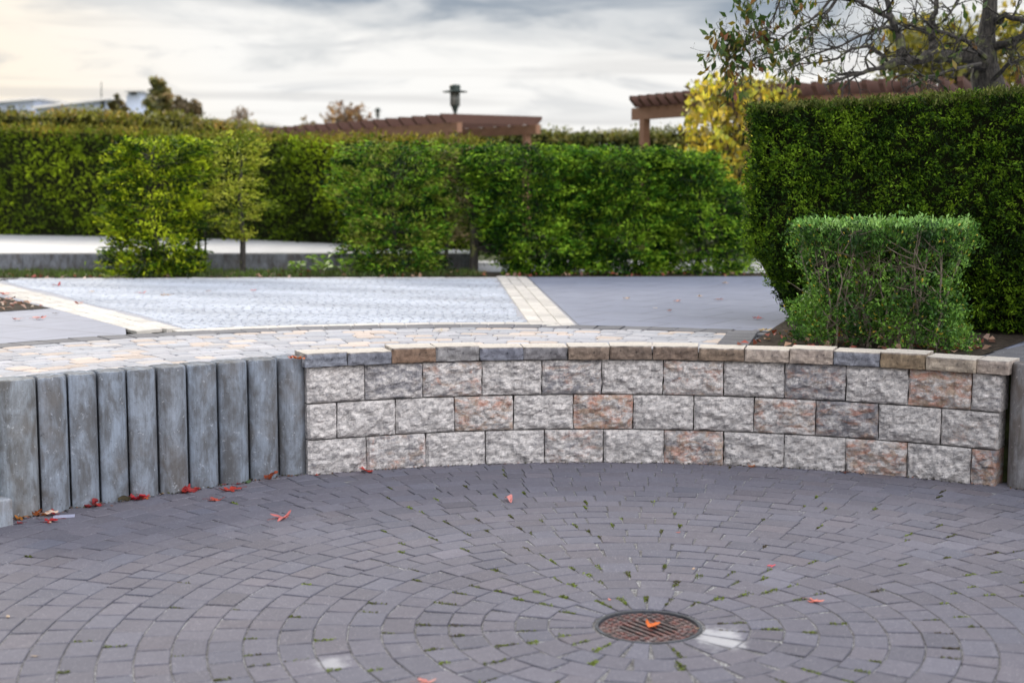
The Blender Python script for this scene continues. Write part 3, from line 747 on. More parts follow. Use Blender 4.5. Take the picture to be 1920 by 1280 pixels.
for X, Y, sz, c, lb in ((107, 536, 14, RED, 'red leaf on the wavy pale cobbles beside the left white stripe'), (172, 547, 9, TAN, 'tan leaf left on the wavy pale cobbles'), (265, 550, 12, PINK, 'pink leaf on the wavy cobbles near their left side'), (312, 554, 14, TAN, 'cream brown leaf on the wavy pale cobbles'),
     (475, 545, 10, PINK, 'pinkish leaf in the middle of the wavy pale cobbles'), (148, 569, 15, (.35, .12, .1), 'dull red leaf on the left white stripe'), (12, 552, 17, (.45, .08, .06), 'red leaf at the left end of the white stripe'), (33, 599, 14, (.38, .16, .14), 'brownish leaf on the left slabs, nearest the left edge'),
     (73, 597, 18, (.55, .16, .13), 'salmon leaf on the left blue grey slabs'), (103, 588, 9, (.08, .05, .04), 'dark curled leaf on the left slabs below the soil bed'), (1175, 560, 12, TAN, 'cream leaf on the right blue grey slabs, leftmost there'), (1270, 565, 12, (.5, .25, .2), 'pinkish brown leaf in the middle of the right slabs'),
     (1255, 583, 10, (.28, .12, .1), 'dark brown leaf on the right slabs, nearest the border'), (1312, 556, 10, TAN, 'tan leaf on the right slabs beside a brown one'), (1348, 562, 11, (.35, .15, .12), 'brown leaf on the right slabs near the clipped hedge'), (1360, 531, 10, TAN, 'cream leaf far back on the right slabs'),
     (1228, 578, 8, (.55, .45, .38), 'small pale leaf on the right slabs'), (1419, 597, 15, (.5, .08, .07), 'red leaf touching the foot of the big clipped hedge'), (1432, 620, 18, (.55, .4, .2), 'straw coloured leaf on the dark edge stones by the bed'), (826, 621, 11, (.5, .42, .3), 'pale leaf on the cobbles above the stone wall'), (390, 546, 7, BRN, 'small brown leaf on the wavy cobbles')):
    leaf(X, Y, sz, c, lb, z=Z1+.006, curl=.8, group=gu)
m = MB(); p = on(120, 968, 0); m.box((p.x, p.y, .002), (.115, .07, .002), .25, (.5, .5, .6)); 
tag(m.build('paper_scrap', flat('paper', (.34, .35, .46), .6)), 'small pale bluish paper scrap lying flat on the paving by the palisades', 'paper')
m = MB(); a, b = on(-25, 536, Z1), on(34, 529, Z1); m.tube([a+Vector((0, 0, .03)), (a+b)/2+Vector((0, 0, .05)), b+Vector((0, 0, .04))], [.008, .006, .004], 6, (.3, .3, .3)); m.tube([(a+b)/2+Vector((0, 0, .05)), (a+b)/2+Vector((.03, .1, .02))], [.005, .003], 5)
tag(m.build('twig', M['bark']), 'thin dry twig on the paving at the left edge near the soil bed', 'twig')

rg = np.random.RandomState(66); C = []
for a_ in rg.uniform(-25.8, 35, 330):
    r_ = WR-.02-abs(rg.normal())*.022; C.append((WC[0]+r_*math.sin(rad(a_)), WC[1]+r_*math.cos(rad(a_)), .001+rg.uniform(0, .006)))
for c in PAL+[(3.175, 8.621)]:
    for a_ in rg.uniform(-2.9, .2, 34):
        r_ = PR+.006+abs(rg.normal())*.016; C.append((c[0]+r_*math.cos(a_), c[1]+r_*math.sin(a_), .001+rg.uniform(0, .007)))
C = np.array(C); n = len(C)
tag(leaves('crumbs', C, rg.normal(size=(n, 3))*[1, 1, .4], rg.normal(size=(n, 3))*.5+[0, 0, 1], .016*rg.uniform(.5, 1.6, n), .010, pal_pick([(.02, .017, .013), (.05, .04, .028), (.07, .08, .02), (.16, .10, .06), (.25, .07, .04)], rg.uniform(size=n)**1.6), M['fallen']), 'dark crumbs of leaf and moss along the foot of wall and posts', kind='stuff')
# litter: uncountable leaves on soil, grass in the strip
def scatter(poly, n, rng):
    xs = [p[0] for p in poly]; ys = [p[1] for p in poly]; out = []
    while len(out) < n:
        x, y = rng.uniform(min(xs), max(xs)), rng.uniform(min(ys), max(ys))
        if inpoly(poly, x, y): out.append((x, y))
    return np.array(out)
rng = np.random.RandomState(8)
parts = []
for poly, n, z in ((bedL, 520, Z1+.01), ([(-8, 16.62), (-.2, 17.0), (-.3, 17.8), (-8, 17.9)], 420, Z1), (bedR[:5]+[(3.1, 9.3), (3.4, 9.9), (2.2, 11.0), (1.75, 10.05)], 150, Z1+.014), ([(-.2, 17.05), (3, 17.25), (3, 17.6), (-.2, 17.5)], 70, Z1)):
    P_ = scatter(poly, n, rng); C = np.c_[P_, z+rng.uniform(0, .03, n)]
    A = rng.normal(size=(n, 3))*[1, 1, .3]; N_ = rng.normal(size=(n, 3))*.35+[0, 0, 1]
    l = rng.uniform(.04, .085, n); parts.append((C, A, N_, l, l*.7, pal_pick([(.07, .04, .025), (.16, .06, .04), (.36, .08, .06), (.34, .20, .13), (.45, .30, .24)], rng.uniform(size=n))))
a = cat(parts); tag(leaves('leaf_litter', *a, M['fallen'], kite=.5), 'red and brown leaf litter on the soil beds', kind='stuff')
def grass(name, poly, n, hmin, hmax, pal, label):
    P_ = scatter(poly, n, rng); h = rng.uniform(hmin, hmax, n); C = np.c_[P_, Z1+h*.45]
    A = rng.normal(size=(n, 3))*.35+[0, 0, 1]; N_ = rng.normal(size=(n, 3))
    tag(leaves(name, C, A, N_, h, .012, pal_pick(pal, .5+.3*snoise(C, .4, 5)+rng.normal(size=n)*.2), M['leaf'], kite=.3), label, kind='stuff')
grass('grass', [(-8, 16.66), (-.3, 17.02), (-.5, 17.9), (-8, 17.9)], 9000, .03, .10, [(.05, .06, .02), (.07, .11, .025), (.13, .20, .04)], 'thin grass in the strip under the shrubs')
def leafy(X, Y, d, n, r, hgt, L, pal, label):
    c = at(X, Y, d); c.z = Z1
    e = empty('leafy_plant', c); tag(e, label, 'plant', 'low green plants in the grass strip')
    q = rng.uniform(0, 6.28, n); rr = r*np.sqrt(rng.uniform(size=n)); C = np.c_[c.x+rr*np.cos(q), c.y+rr*np.sin(q), Z1+hgt*rng.uniform(.3, 1, n)]
    A = np.c_[np.cos(q), np.sin(q), rng.uniform(-.2, .8, n)]; N_ = np.c_[-.3*np.cos(q), -.3*np.sin(q), np.ones(n)]+rng.normal(size=(n, 3))*.25
    leaves('foliage', C, A, N_, L*rng.uniform(.7, 1.2, n), L*.65, pal_pick(pal, rng.uniform(size=n)), M['leaf'], e)
    m = MB()
    for k in range(0, n, 2): m.tube([(c.x, c.y, Z1), tuple(C[k]-A[k]*L*.4)], [.005, .003], 4)
    m.build('stalks', M['twig'], e)
gp = [(.10, .20, .03), (.22, .38, .06), (.36, .52, .12)]
leafy(562, 510, 17.3, 22, .13, .16, .11, gp, 'bright green broad leaved plant in the grass, left one of the cluster')
leafy(603, 512, 17.2, 30, .17, .24, .12, gp, 'tallest bright green broad leaved plant with one raised leaf, before the kerb')
leafy(650, 512, 17.25, 34, .20, .18, .13, gp, 'bright green broad leaved plant right beside the ragged yew shrub')
leafy(215, 519, 16.8, 40, .17, .05, .05, [(.16, .22, .03), (.30, .38, .06)], 'low yellow green plant at the foot of the dense yew shrub')

# ------------------------------------------------------------------ hedges and shrubs
def offset(poly, d):
    n = len(poly); out = []
    for i in range(n):
        a, b, c = Vector(poly[i-1]), Vector(poly[i]), Vector(poly[(i+1) % n])
        n1_ = Vector(((b-a).y, -(b-a).x)).normalized(); n2_ = Vector(((c-b).y, -(c-b).x)).normalized()
        q = (n1_+n2_); q = q.normalized()/max(.5, q.normalized().dot(n1_))
        out.append((b.x-q.x*d, b.y-q.y*d))
    return out                                # outline counter-clockwise: shrinks by d
def resample(poly, step):
    out = []
    for a, b in zip(poly, poly[1:]+poly[:1]):
        k = max(1, int(math.dist(a, b)/step)); out += [(a[0]+(b[0]-a[0])*i/k, a[1]+(b[1]-a[1])*i/k) for i in range(k)]
    return out
def smooth(poly, it=2):
    for _ in range(it):
        out = []
        for a, b in zip(poly, poly[1:]+poly[:1]): out += [(a[0]*.75+b[0]*.25, a[1]*.75+b[1]*.25), (a[0]*.25+b[0]*.75, a[1]*.25+b[1]*.75)]
        poly = out
    return poly
def hedge(name, label, cat_, outline, ztop, nclump, per, L, Wd, pal, seed, mat='conifer', z0=Z1, spread=.03, bumps=.05, dspread=None, bscale=.25, inset=lambda z: 0, shift=None, core=.10, parent_loc=None, group=None, toppal=None, topn=None, keepf=None, out=.6, up=.25, nscale=.5, coremat='core', tj=.22, tip=None):
    rng = np.random.RandomState(seed)
    P_ = np.array(outline); Q_ = np.roll(P_, -1, 0); E_ = Q_-P_; ln = np.linalg.norm(E_, axis=1); nr = np.c_[E_[:, 1], -E_[:, 0]]/ln[:, None]
    ax = P_.mean(0); zt = ztop if callable(ztop) else (lambda x, y: np.full(np.shape(x), float(ztop)))
    e = empty(name, (ax[0], ax[1], z0)); tag(e, label, cat_, group)
    n = nclump; wgt = ln*np.where(nr[:, 1] > .6, .25, 1); k = rng.choice(len(P_), n, p=wgt/wgt.sum()); f = rng.uniform(size=n)[:, None]
    B = P_[k]*(1-f)+Q_[k]*f; N2 = nr[k]; top = zt(B[:, 0], B[:, 1]); zf = rng.uniform(0, 1, n); z = z0+.03+(top-z0-.03)*zf
    ins = np.array([inset(q) for q in (z-z0)])
    C = np.c_[B-N2*ins[:, None], z]; NN = np.c_[N2, np.zeros(n)]
    C = C+NN*(bumps*snoise(C, bscale, seed)+rng.normal(size=n)*spread*.4-np.abs(rng.normal(size=n))*(dspread or spread))[:, None]
    parts = [clumps(rng, C, NN, per, spread, L, Wd, pal, seed+1, out=out, up=up, nscale=nscale, tj=tj)]
    tn = topn or int(n*.35)
    xy = []; x0, y0 = P_.min(0); x1, y1 = P_.max(0); pl = [tuple(p) for p in P_]
    while len(xy) < tn:
        x, y = rng.uniform(x0, x1), rng.uniform(y0, y1)
        if inpoly(pl, x, y): xy.append((x, y))
    xy = np.array(xy); zt_ = zt(xy[:, 0], xy[:, 1]); C = np.c_[xy, zt_]; C[:, 2] += bumps*.4*snoise(C, bscale, seed+3)-np.abs(rng.normal(size=tn))*.02
    NN = np.tile([0, 0, 1.], (tn, 1))
    parts.append(clumps(rng, C, NN, per, spread, L, Wd, toppal or pal, seed+2, out=out, up=up, nscale=nscale, tj=tj))
    a = cat(parts)
    if shift: a[0][:, 0], a[0][:, 1] = shift(a[0][:, 0], a[0][:, 1], a[0][:, 2])
    if keepf is not None:
        mk = keepf(a[0]); a = [q[mk] for q in a]
    leaves('foliage', *a, M[mat], e)
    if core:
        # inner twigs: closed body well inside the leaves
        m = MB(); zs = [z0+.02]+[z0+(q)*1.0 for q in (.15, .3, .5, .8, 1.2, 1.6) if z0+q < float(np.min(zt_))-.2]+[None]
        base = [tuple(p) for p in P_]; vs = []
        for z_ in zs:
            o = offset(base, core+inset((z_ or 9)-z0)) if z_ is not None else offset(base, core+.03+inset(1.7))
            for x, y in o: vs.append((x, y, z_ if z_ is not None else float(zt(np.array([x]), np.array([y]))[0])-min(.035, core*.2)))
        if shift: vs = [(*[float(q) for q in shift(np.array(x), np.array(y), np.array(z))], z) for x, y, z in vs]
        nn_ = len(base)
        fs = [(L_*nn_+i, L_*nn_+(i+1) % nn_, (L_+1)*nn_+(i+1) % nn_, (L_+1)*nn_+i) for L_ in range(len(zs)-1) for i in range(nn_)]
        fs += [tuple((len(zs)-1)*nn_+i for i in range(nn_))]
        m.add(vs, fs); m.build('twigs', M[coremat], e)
    return e
YEW = [(.006, .020, .002), (.024, .064, .004), (.070, .152, .007), (.17, .29, .016)]
# big clipped hedge on the right
hp = [wp(a, 5.30, DC) for a in np.linspace(12.4, 46, 18)]+[wp(a, 6.75, DC) for a in np.linspace(46, 17.5, 16)]
hp = resample(smooth(hp, 2), .12)
def hshift(x, y, z):                        # the left end narrows towards its foot
    k = np.clip(1-(z-Z1)/.66, 0, 1)**1.15*.46*np.clip(1-np.hypot(x-1.78, y-11.05)/1.5, 0, 1)
    return x+.93*k, y-.10*k
hedge('clipped_hedge', 'big square clipped dark green yew hedge standing behind the small bush at right', 'hedge', hp, lambda x, y: 2.465+.010*np.sin(x*2.1)+.032*(x-2.1), 12500, 11, .032, .011, YEW, 31, spread=.017, dspread=.045, bumps=.035, bscale=.22, inset=lambda z: .20*max(0, 1-z/.62)**1.25+.05*max(0, (z-.7)), shift=hshift, core=.14, nscale=.35, tj=.32, topn=3000, toppal=[(.04, .06, .01), (.09, .12, .02), (.16, .17, .05)])
# privet bush in front of it
def privet():
    rng = np.random.RandomState(77); c = at(1650, 650, 9.62)
    e = empty('privet_bush', (c.x, c.y, Z1)); tag(e, 'small boxy green privet bush with bare stems showing, right behind the coping stones', 'bush')
    hw, hd, h = .565, .27, .83; dirx = Vector((1, -.42, 0)).normalized(); diry = Vector((.42, 1, 0)).normalized()
    m = MB(); ends = []
    for i in range(30):
        bx, by = rng.uniform(-.40, .40), rng.uniform(-.16, .16); p = Vector((c.x, c.y, Z1))+dirx*bx+diry*by
        tx, ty = max(-.54, min(.54, bx*1.3+rng.normal()*.07)), by*1.2+rng.normal()*.05; r = rng.uniform(.006, .0125); pts = [p]; rs = [r]
        hh = h*rng.uniform(.75, .98)
        for k in range(1, 6):
            f = k/5; q = Vector((c.x, c.y, Z1))+dirx*(bx+(tx-bx)*f**.8+rng.normal()*.018)+diry*(by+(ty-by)*f+rng.normal()*.014); q.z = Z1+hh*f
            pts.append(q); rs.append(r*(1-.7*f))
            if k >= 1:
                for _ in range(2 if k < 4 else 3):
                    d = dirx*(rng.normal()*.10-.25*(q-Vector((c.x, c.y, q.z))).dot(dirx)*.6)+diry*rng.normal()*.08+Vector((0, 0, rng.uniform(.05, .16)))
                    if (q+d).z > Z1+h-.02: d.z = max(.01, Z1+h-.02-q.z)
                    m.tube([q, q+d*.55+Vector((0, 0, -.01)), q+d], [r*(1-.7*f)*.7, r*.35, .0015], 5); ends.append(q+d)
        m.tube(pts, rs, 6)
    m.build('stems', M['twig'], e)
    pts = []
    while len(pts) < 3700:
        u, v, z = rng.uniform(-1, 1), rng.uniform(-1, 1), rng.uniform(0, 1)
        shell = max(abs(u), abs(v), z)
        wd = hw*(1+.10*math.sin(z*5+u*3))*(1.12 if z < .35 and u < 0 else 1.05 if z < .35 else .96)
        k = 1.0 if z > .80 else (.75 if z < .42 else .34)
        if shell < .72 and rng.uniform() > .5: continue
        if rng.uniform() > k: continue
        q = Vector((c.x, c.y, Z1+.03))+dirx*u*wd+diry*v*hd; q.z += z*(h-.02)
        pts.append(q)
    C = np.array(pts); ctr = np.array([c.x, c.y, Z1+.35]); NN = unit((C-ctr)*[1, 1, .8])
    C += (NN*(.05*snoise(C, .2, 9))[:, None])
    n = len(C)
    hi = np.clip((C[:, 2]-Z1-.62)/.25, 0, 1)
    per = 6
    a1 = clumps(rng, C, NN, 8, .017, .027, .012, [(.014, .045, .010), (.040, .11, .018), (.09, .21, .03), (.19, .35, .055)], 13, out=.45, up=.55, rnd=.9, nscale=.3)
    # a few yellowing leaves
    k = rng.uniform(size=len(a1[5])) < .022; a1[5][k] = np.array([.42, .33, .04])
    leaves('foliage', *a1, M['privet'], e, fold=.18)
    # upright new shoots along the top
    T = np.array([tuple(Vector((c.x, c.y, Z1+h+rng.uniform(-.03, .03)+max(0, rng.normal())*.022))+dirx*rng.uniform(-hw, hw)*.98+diry*rng.uniform(-hd, hd)) for _ in range(430)])
    a2 = clumps(rng, T, np.tile([0, 0, 1.], (len(T), 1)), 6, .013, .034, .014, [(.09, .21, .05), (.20, .38, .10), (.34, .54, .18)], 14, out=.5, up=.5, rnd=1.0, nscale=.2)
    leaves('new_shoots', *a2, M['privet'], e, fold=.18)
privet()

OLIVE = [(.010, .020, .002), (.044, .080, .003), (.125, .20, .005), (.26, .36, .012)]
# long clipped hedge behind the raised terrace (runs back to the left)
front = [(-14, 27.2), (-9, 25.0), (-6.3, 24.0), (-3.9, 22.5), (-2.1, 20.7), (-.9, 19.35)]
back = [(.1, 20.1), (-1.3, 21.6), (-3.2, 23.5), (-5.8, 25.1), (-8.6, 26.2), (-14, 28.6)]
hedge('clipped_hedge', 'long dark olive clipped hedge running behind the raised pale terrace at left', 'hedge', resample(front+back, .4), lambda x, y: 2.43+(-x-1)*.049, 5200, 6, .085, .03, OLIVE, 41, spread=.06, bumps=.06, bscale=.7, core=.16, nscale=1.1, toppal=[(.09, .10, .015), (.17, .17, .02), (.26, .2, .03)], z0=.90, tj=.16)
tr = [(-14, 18.28), (-.55, 18.50), (-.4, 19.3), (-.9, 19.5), (-2.1, 20.85), (-3.9, 22.7), (-6.3, 24.2), (-9, 25.2), (-14, 27.4)]
sheet('terrace_paving', tr, .962, M['terrace'])
m = MB()
for k in range(7):
    a, b = Vector((-14+1.93*k, 18.28+.0316*k, 0)), Vector((-14+1.93*(k+1)-.006, 18.28+.0316*(k+1), 0)); m.slab((a.x, a.y-.07, .825), (b.x, b.y-.07, .825), .14, .26, (.78, .76, .76))
tag(m.build('low_kerb_wall', M['concrete']), 'low dark grey concrete wall along the front of the pale raised terrace', 'wall')

# loose row of yews
def conifer(name, label, spec, seed, pal, trunk, group='loose yew shrubs in a row behind the plaza', dens=1.0, drop=None, L=.07, gap=None, stems=()):
    """spec: rows of (pixel y, pixel x left, pixel x right) at distance d; foliage in drooping sprays around a trunk"""
    d, rows = spec; rng = np.random.RandomState(seed)
    rows = [(y+(9 if i == 0 else 0), a, b) for i, (y, a, b) in enumerate(rows)]
    pr = [(at(960, y, d).z, at(a, y, d).x, at(b, y, d).x) for y, a, b in rows]
    zs = np.array([p[0] for p in pr]); xl = np.array([p[1] for p in pr]); xr = np.array([p[2] for p in pr])
    o = np.argsort(zs); zs, xl, xr = zs[o], xl[o], xr[o]
    cx = float((xl.mean()+xr.mean())/2); e = empty(name, (cx, d, Z1)); tag(e, label, 'shrub', group)
    n = int(dens*400*(zs[-1]-zs[0])*(xr-xl).mean()); C = []; NN = []
    while len(C) < n:
        z = rng.uniform(zs[0], zs[-1]); a, b = np.interp(z, zs, xl), np.interp(z, zs, xr); c = (a+b)/2; h = (b-a)/2; dp = min(.42, h*.9)
        q = rng.uniform(0, 6.28); r = math.sqrt(rng.uniform(.18, 1.0))
        x, y = c+h*r*math.cos(q), d+dp*r*math.sin(q)
        if gap and rng.uniform() < gap(x, z): continue
        if z > zs[-1]-.10: x, y = c+h*math.sqrt(rng.uniform())*math.cos(q), y
        C.append((x, y, z)); NN.append((math.cos(q), math.sin(q), .15))
    C = np.array(C); NN = np.array(NN); C += NN*(.09*snoise(C, .38, seed))[:, None]
    sp = clumps(rng, C, NN, 17, np.array([.062, .05, .026]), L, L*.28, pal, seed+1, out=.8, up=-.10, rnd=.65, nscale=.36, tj=.42)
    tmask = C[:, 2] > zs[-1]-.16
    leaves('foliage', *sp, M['conifer'], e)
    m = MB()
    for (tx, w, ztp) in trunk:
        b = at(tx, 510, d); m.tube([(b.x, d, Z1-.02), (b.x+.01, d, Z1+.4), (b.x-.02, d+.02, Z1+.9), (b.x+.02, d, ztp)], [w, w*.85, w*.7, w*.3], 8)
    for k in range(int(len(C)*.05)):
        i = rng.randint(len(C)); tx, w, ztp = trunk[rng.randint(len(trunk))]; b = at(tx, 510, d)
        z = max(Z1+.3, min(C[i][2]-.1, ztp)); m.tube([(b.x, d, z), tuple((np.array([b.x, d, z])+C[i])/2+[0, 0, .03]), tuple(C[i])], [w*.28, w*.18, .003], 4)
    m.build('trunk', M['bark'], e)
    return e
BRT = [(.008, .024, .002), (.050, .115, .003), (.185, .29, .006), (.42, .50, .02)]
MIDG = [(.006, .024, .003), (.028, .095, .007), (.090, .225, .012), (.26, .42, .03)]
conifer('yew_shrub', 'dense rounded yew shrub, leftmost of the row, standing before the kerb', (17.15, [(250, 262, 355), (262, 222, 385), (290, 196, 392), (340, 190, 388), (400, 192, 380), (440, 196, 376), (470, 190, 385), (495, 200, 400), (517, 215, 372)]), 51, BRT, [(290, .05, 2.2)], dens=1.5)
conifer('yew_shrub', 'thin yellow green yew tree with a bare lower trunk beside the dense shrub', (17.5, [(238, 425, 495), (246, 380, 500), (290, 372, 492), (340, 372, 490), (375, 380, 498), (400, 395, 488), (425, 400, 470), (447, 438, 472)]), 52, [(.09, .13, .010), (.19, .25, .016), (.32, .37, .03), (.42, .44, .06)], [(455, .04, 2.2), (372, .018, 1.9), (385, .014, 1.8)], dens=.62)
conifer('yew_shrub', 'ragged yellow green yew shrub left of the gap in the row', (17.55, [(262, 624, 846), (275, 621, 848), (330, 620, 850), (390, 632, 846), (440, 642, 842), (480, 650, 836), (512, 668, 822)]), 53, MIDG+[(.2, .22, .04)], [(700, .03, 2.2), (740, .025, 2.1), (800, .03, 2.1)], dens=1.3)
conifer('yew_shrub', 'sparse thin yew in the gap of the row, white path showing through', (17.75, [(264, 825, 895), (300, 828, 892), (380, 838, 888), (440, 836, 882), (470, 842, 872)]), 54, [(.05, .06, .02), (.08, .11, .025), (.13, .16, .04), (.2, .15, .08)], [(836, .03, 2.25)], dens=.55)
conifer('yew_shrub', 'green yew shrub with a thick dark trunk right of the gap', (17.75, [(264, 850, 1090), (280, 860, 1093), (340, 872, 1096), (400, 880, 1098), (450, 905, 1100), (490, 925, 1098), (513, 945, 1090)]), 55, MIDG, [(888, .062, 2.2), (1010, .03, 2.0)], dens=2.0)
conifer('yew_shrub', 'green yew shrub in the middle of the unbroken right part of the row', (17.8, [(268, 1060, 1262), (280, 1066, 1264), (350, 1075, 1268), (430, 1078, 1265), (490, 1085, 1262), (513, 1095, 1250)]), 56, MIDG, [(1100, .035, 2.0), (1190, .03, 2.0)], dens=2.0)
conifer('yew_shrub', 'bushy dark green yew shrub, rightmost and stepped lower toward the clipped hedge', (17.85, [(278, 1225, 1330), (290, 1230, 1334), (342, 1236, 1372), (352, 1236, 1402), (430, 1240, 1408), (490, 1248, 1405), (515, 1258, 1402)]), 57, MIDG, [(1310, .04, 1.9), (1360, .03, 1.7)], dens=2.0)

# far hedges
FAR = [(.06, .06, .012), (.14, .14, .02), (.25, .26, .03), (.36, .22, .05)]
hedge('far_hedge', 'uneven olive and rust coloured hedge beyond the long dark hedge at left', 'hedge', resample([(-14, 33), (-8, 33), (-6.3, 34.0), (-6.3, 36), (-14, 36)], .7), lambda x, y: 3.43+np.where(x > -9, (-9-x)*.075, 0)+.05*np.sin(x*3), 2600, 7, .10, .06, FAR, 61, mat='leaf', spread=.08, bumps=.15, bscale=1.2, core=.3, nscale=1.3, z0=.7)
hedge('far_hedge', 'far low green hedge behind the pergolas in the middle', 'hedge', resample([(-1.75, 35.3), (9, 34), (9, 36), (-1.75, 37.2)], .8), lambda x, y: 3.06+.04*np.sin(x*2.3), 2200, 7, .10, .06, [(.06, .07, .015), (.11, .13, .02), (.18, .19, .03), (.24, .2, .05)], 62, mat='leaf', spread=.08, bumps=.10, bscale=1.0, core=.3, nscale=1.3, z0=.7)

# ------------------------------------------------------------------ pergolas
def pergola(label, path, vdir, width, nslat, zt, posts, over=.28):
    """beams along `path`, slats across in direction vdir(i)"""
    path = [Vector((*p, 0)) for p in path]
    e = empty('pergola', (path[0].x, path[0].y, .7)); tag(e, label, 'pergola', 'timber pergolas beyond the hedges')
    segs = [(a, b, (b-a).length) for a, b in zip(path, path[1:])]; T_ = sum(s_[2] for s_ in segs)
    def along(s_):
        for a, b, l in segs:
            if s_ <= l: return a+(b-a)*(s_/l), (b-a).normalized()
            s_ -= l
        return path[-1].copy(), (path[-1]-path[-2]).normalized()
    def nv(d): return (Vector((-d.y, d.x, 0))*vdir).normalized()
    up = lambda z: Vector((0, 0, z))
    for side in (0, 1):
        m = MB(); off = lambda p, d: p+nv(d)*width*side
        ps = [off(*along(T_*k/(len(path)*2))) for k in range(len(path)*2+1)]
        d0 = (ps[0]-ps[1]).normalized(); ps[0] += d0*.3; d1 = (ps[-1]-ps[-2]).normalized(); ps[-1] += d1*.3
        for a, b in zip(ps, ps[1:]): m.slab(a+up(zt-.29), b+up(zt-.29), .12, .2)
        m.build('beam', M['beamwood'], e)
        for s_ in posts:
            p, d = along(s_); q = off(p, d); m = MB(); m.box((q.x, q.y, (.7+zt-.39)/2), (.13, .13, zt-.39-.7), math.atan2(d.y, d.x)); m.build('post', M['beamwood'], e)
    for k in range(nslat):
        p, d = along(T_*k/(nslat-1)); v = nv(d); m = MB()
        a, b = p-v*over, p+v*(width+over); c = zt-.095
        w = Vector((-v.y, v.x, 0))*.04
        # slat with cut-back lower ends
        prof = [(-over, c+.095), (-over, c+.03), (-over+.12, c-.095), (width+over-.12, c-.095), (width+over, c+.03), (width+over, c+.095)]
        vs = [p+v*s_+up(z)+w for s_, z in prof]+[p+v*s_+up(z)-w for s_, z in prof]
        m.add(vs, [tuple(range(5, -1, -1)), tuple(range(6, 12))]+[(i, (i+1) % 6, 6+(i+1) % 6, 6+i) for i in range(6)])
        m.build('slat', M['slatwood'], e)
A0 = at(848, 232, 30.4); B0 = at(498, 250, 38.5)
pergola('dark timber pergola behind the hedge in the middle, under the lamp', [(A0.x, A0.y), (B0.x, B0.y)], -1, 2.0, 17, 3.32, (.15, 3.2, 6.3, 9.2))
pergola('timber pergola at right with its end post free and the rest behind vine and tree', [(2.25, 24.5), (3.3, 22.6), (4.25, 21.4), (5.4, 20.6), (7.4, 19.8), (10, 19.4)], 1, 2.2, 40, 3.33, (.02, 3.6, 7.0, 9.6))

# yellow vine climbing the right pergola
rng = np.random.RandomState(91); e = empty('climbing_vine', (3.35, 21.9, .7)); tag(e, 'climbing vine with yellow and orange autumn leaves covering a pergola post', 'vine')
C = []; m = MB()
for k in range(15):
    X0 = rng.uniform(1340, 1440); pts = [at(X0+rng.normal()*8, y, 21.8+rng.normal()*.12) for y in (380, 330, 280, 230, 185)]
    pts[0].z = .7; m.tube(pts, [.025, .022, .02, .016, .008], 5)
for k in range(12):
    pts = [at(X, 168+rng.normal()*10+(1480-X)*.03, 21.8+rng.normal()*.2) for X in (1300, 1350, 1400, 1450, 1490)]; m.tube(pts, [.008, .014, .016, .012, .006], 5)
m.build('stems', M['bark'], e)
while len(C) < 560:
    Y = rng.uniform(148, 350); lo, hi = np.interp(Y, [148, 165, 200, 260, 300, 350], [1335, 1300, 1288, 1285, 1300, 1330]), np.interp(Y, [148, 175, 200, 260, 350], [1450, 1490, 1480, 1440, 1425])
    X = rng.uniform(lo, hi)
    if 1365 < X < 1440 and Y > 185 and rng.uniform() < .62: continue
    if Y < 165 and rng.uniform() < .55: continue
    C.append(at(X, Y, 21.55+rng.normal()*.35))
C = np.array(C); NN = unit(rng.normal(size=C.shape)+[0, -.8, 0])
a = clumps(rng, C, NN, 5, .07, .105, .07, [(.09, .055, .03), (.18, .17, .04), (.32, .36, .04), (.66, .60, .05), (.80, .60, .05), (.50, .36, .05), (.24, .20, .06)], 92, out=.3, up=-.7, rnd=.6, nscale=.4)
leaves('foliage', *a, M['leaf'], e)

# ------------------------------------------------------------------ autumn tree over the clipped hedge
rng = np.random.RandomState(17); TD = 13.4
tree = empty('apple_tree', (at(1850, 170, TD).x, TD, .7)); tag(tree, 'gnarled old tree with spreading mossy limbs and few green leaves, behind the clipped hedge', 'tree')
m = MB(); tips = []
PXM = TD/F
def limb(pts, twigs=0, tl=.35):
    P3 = [at(x, y, dd) for x, y, w, dd in pts]; R_ = [w*dd/F/2 for x, y, w, dd in pts]
    P4 = []; R4 = []
    for i in range(len(P3)-1):
        for f in np.linspace(0, 1, 4)[:-1]:
            P4.append(P3[i].lerp(P3[i+1], f)+Vector(rng.normal(size=3))*R_[i]*.25*(1 if i+f else 0)); R4.append((R_[i]+(R_[i+1]-R_[i])*f)*(1+.1*rng.normal()))
    P4.append(P3[-1]); R4.append(R_[-1]); m.tube(P4, R4, 9 if max(R_) > .03 else 6)
    L_ = len(P4)
    for _ in range(twigs):
        i = rng.randint(L_//4, L_); d = (P4[min(i+1, L_-1)]-P4[max(i-1, 0)]).normalized()
        d = (d*.6+Vector(rng.normal(size=3))*.65+Vector((0, 0, .1))).normalized(); twig(P4[i], d, tl*rng.uniform(.4, 1.2), min(R4[i]*.5, .010), 2)
def twig(p, d, L_, r, lev):
    pts = [p]; q = p.copy(); dd = d.copy()
    for _ in range(4):
        dd = (dd+Vector(rng.normal(size=3))*.28).normalized(); q = q+dd*L_/4; pts.append(q.copy())
    m.tube(pts, [r*1.2, r, r*.85, r*.7, max(.0022, r*.45)], 5, cap=False); tips.append((q.copy(), dd.copy()))
    if lev > 0:
        for i in range(1, 5):
            for _ in range(1 if rng.uniform() < (.8 if lev > 1 else .5) else 0):
                twig(pts[i], (dd+Vector(rng.normal(size=3))*.8).normalized(), L_*rng.uniform(.35, .6), r*.55, lev-1)
b = at(1853, 170, TD)
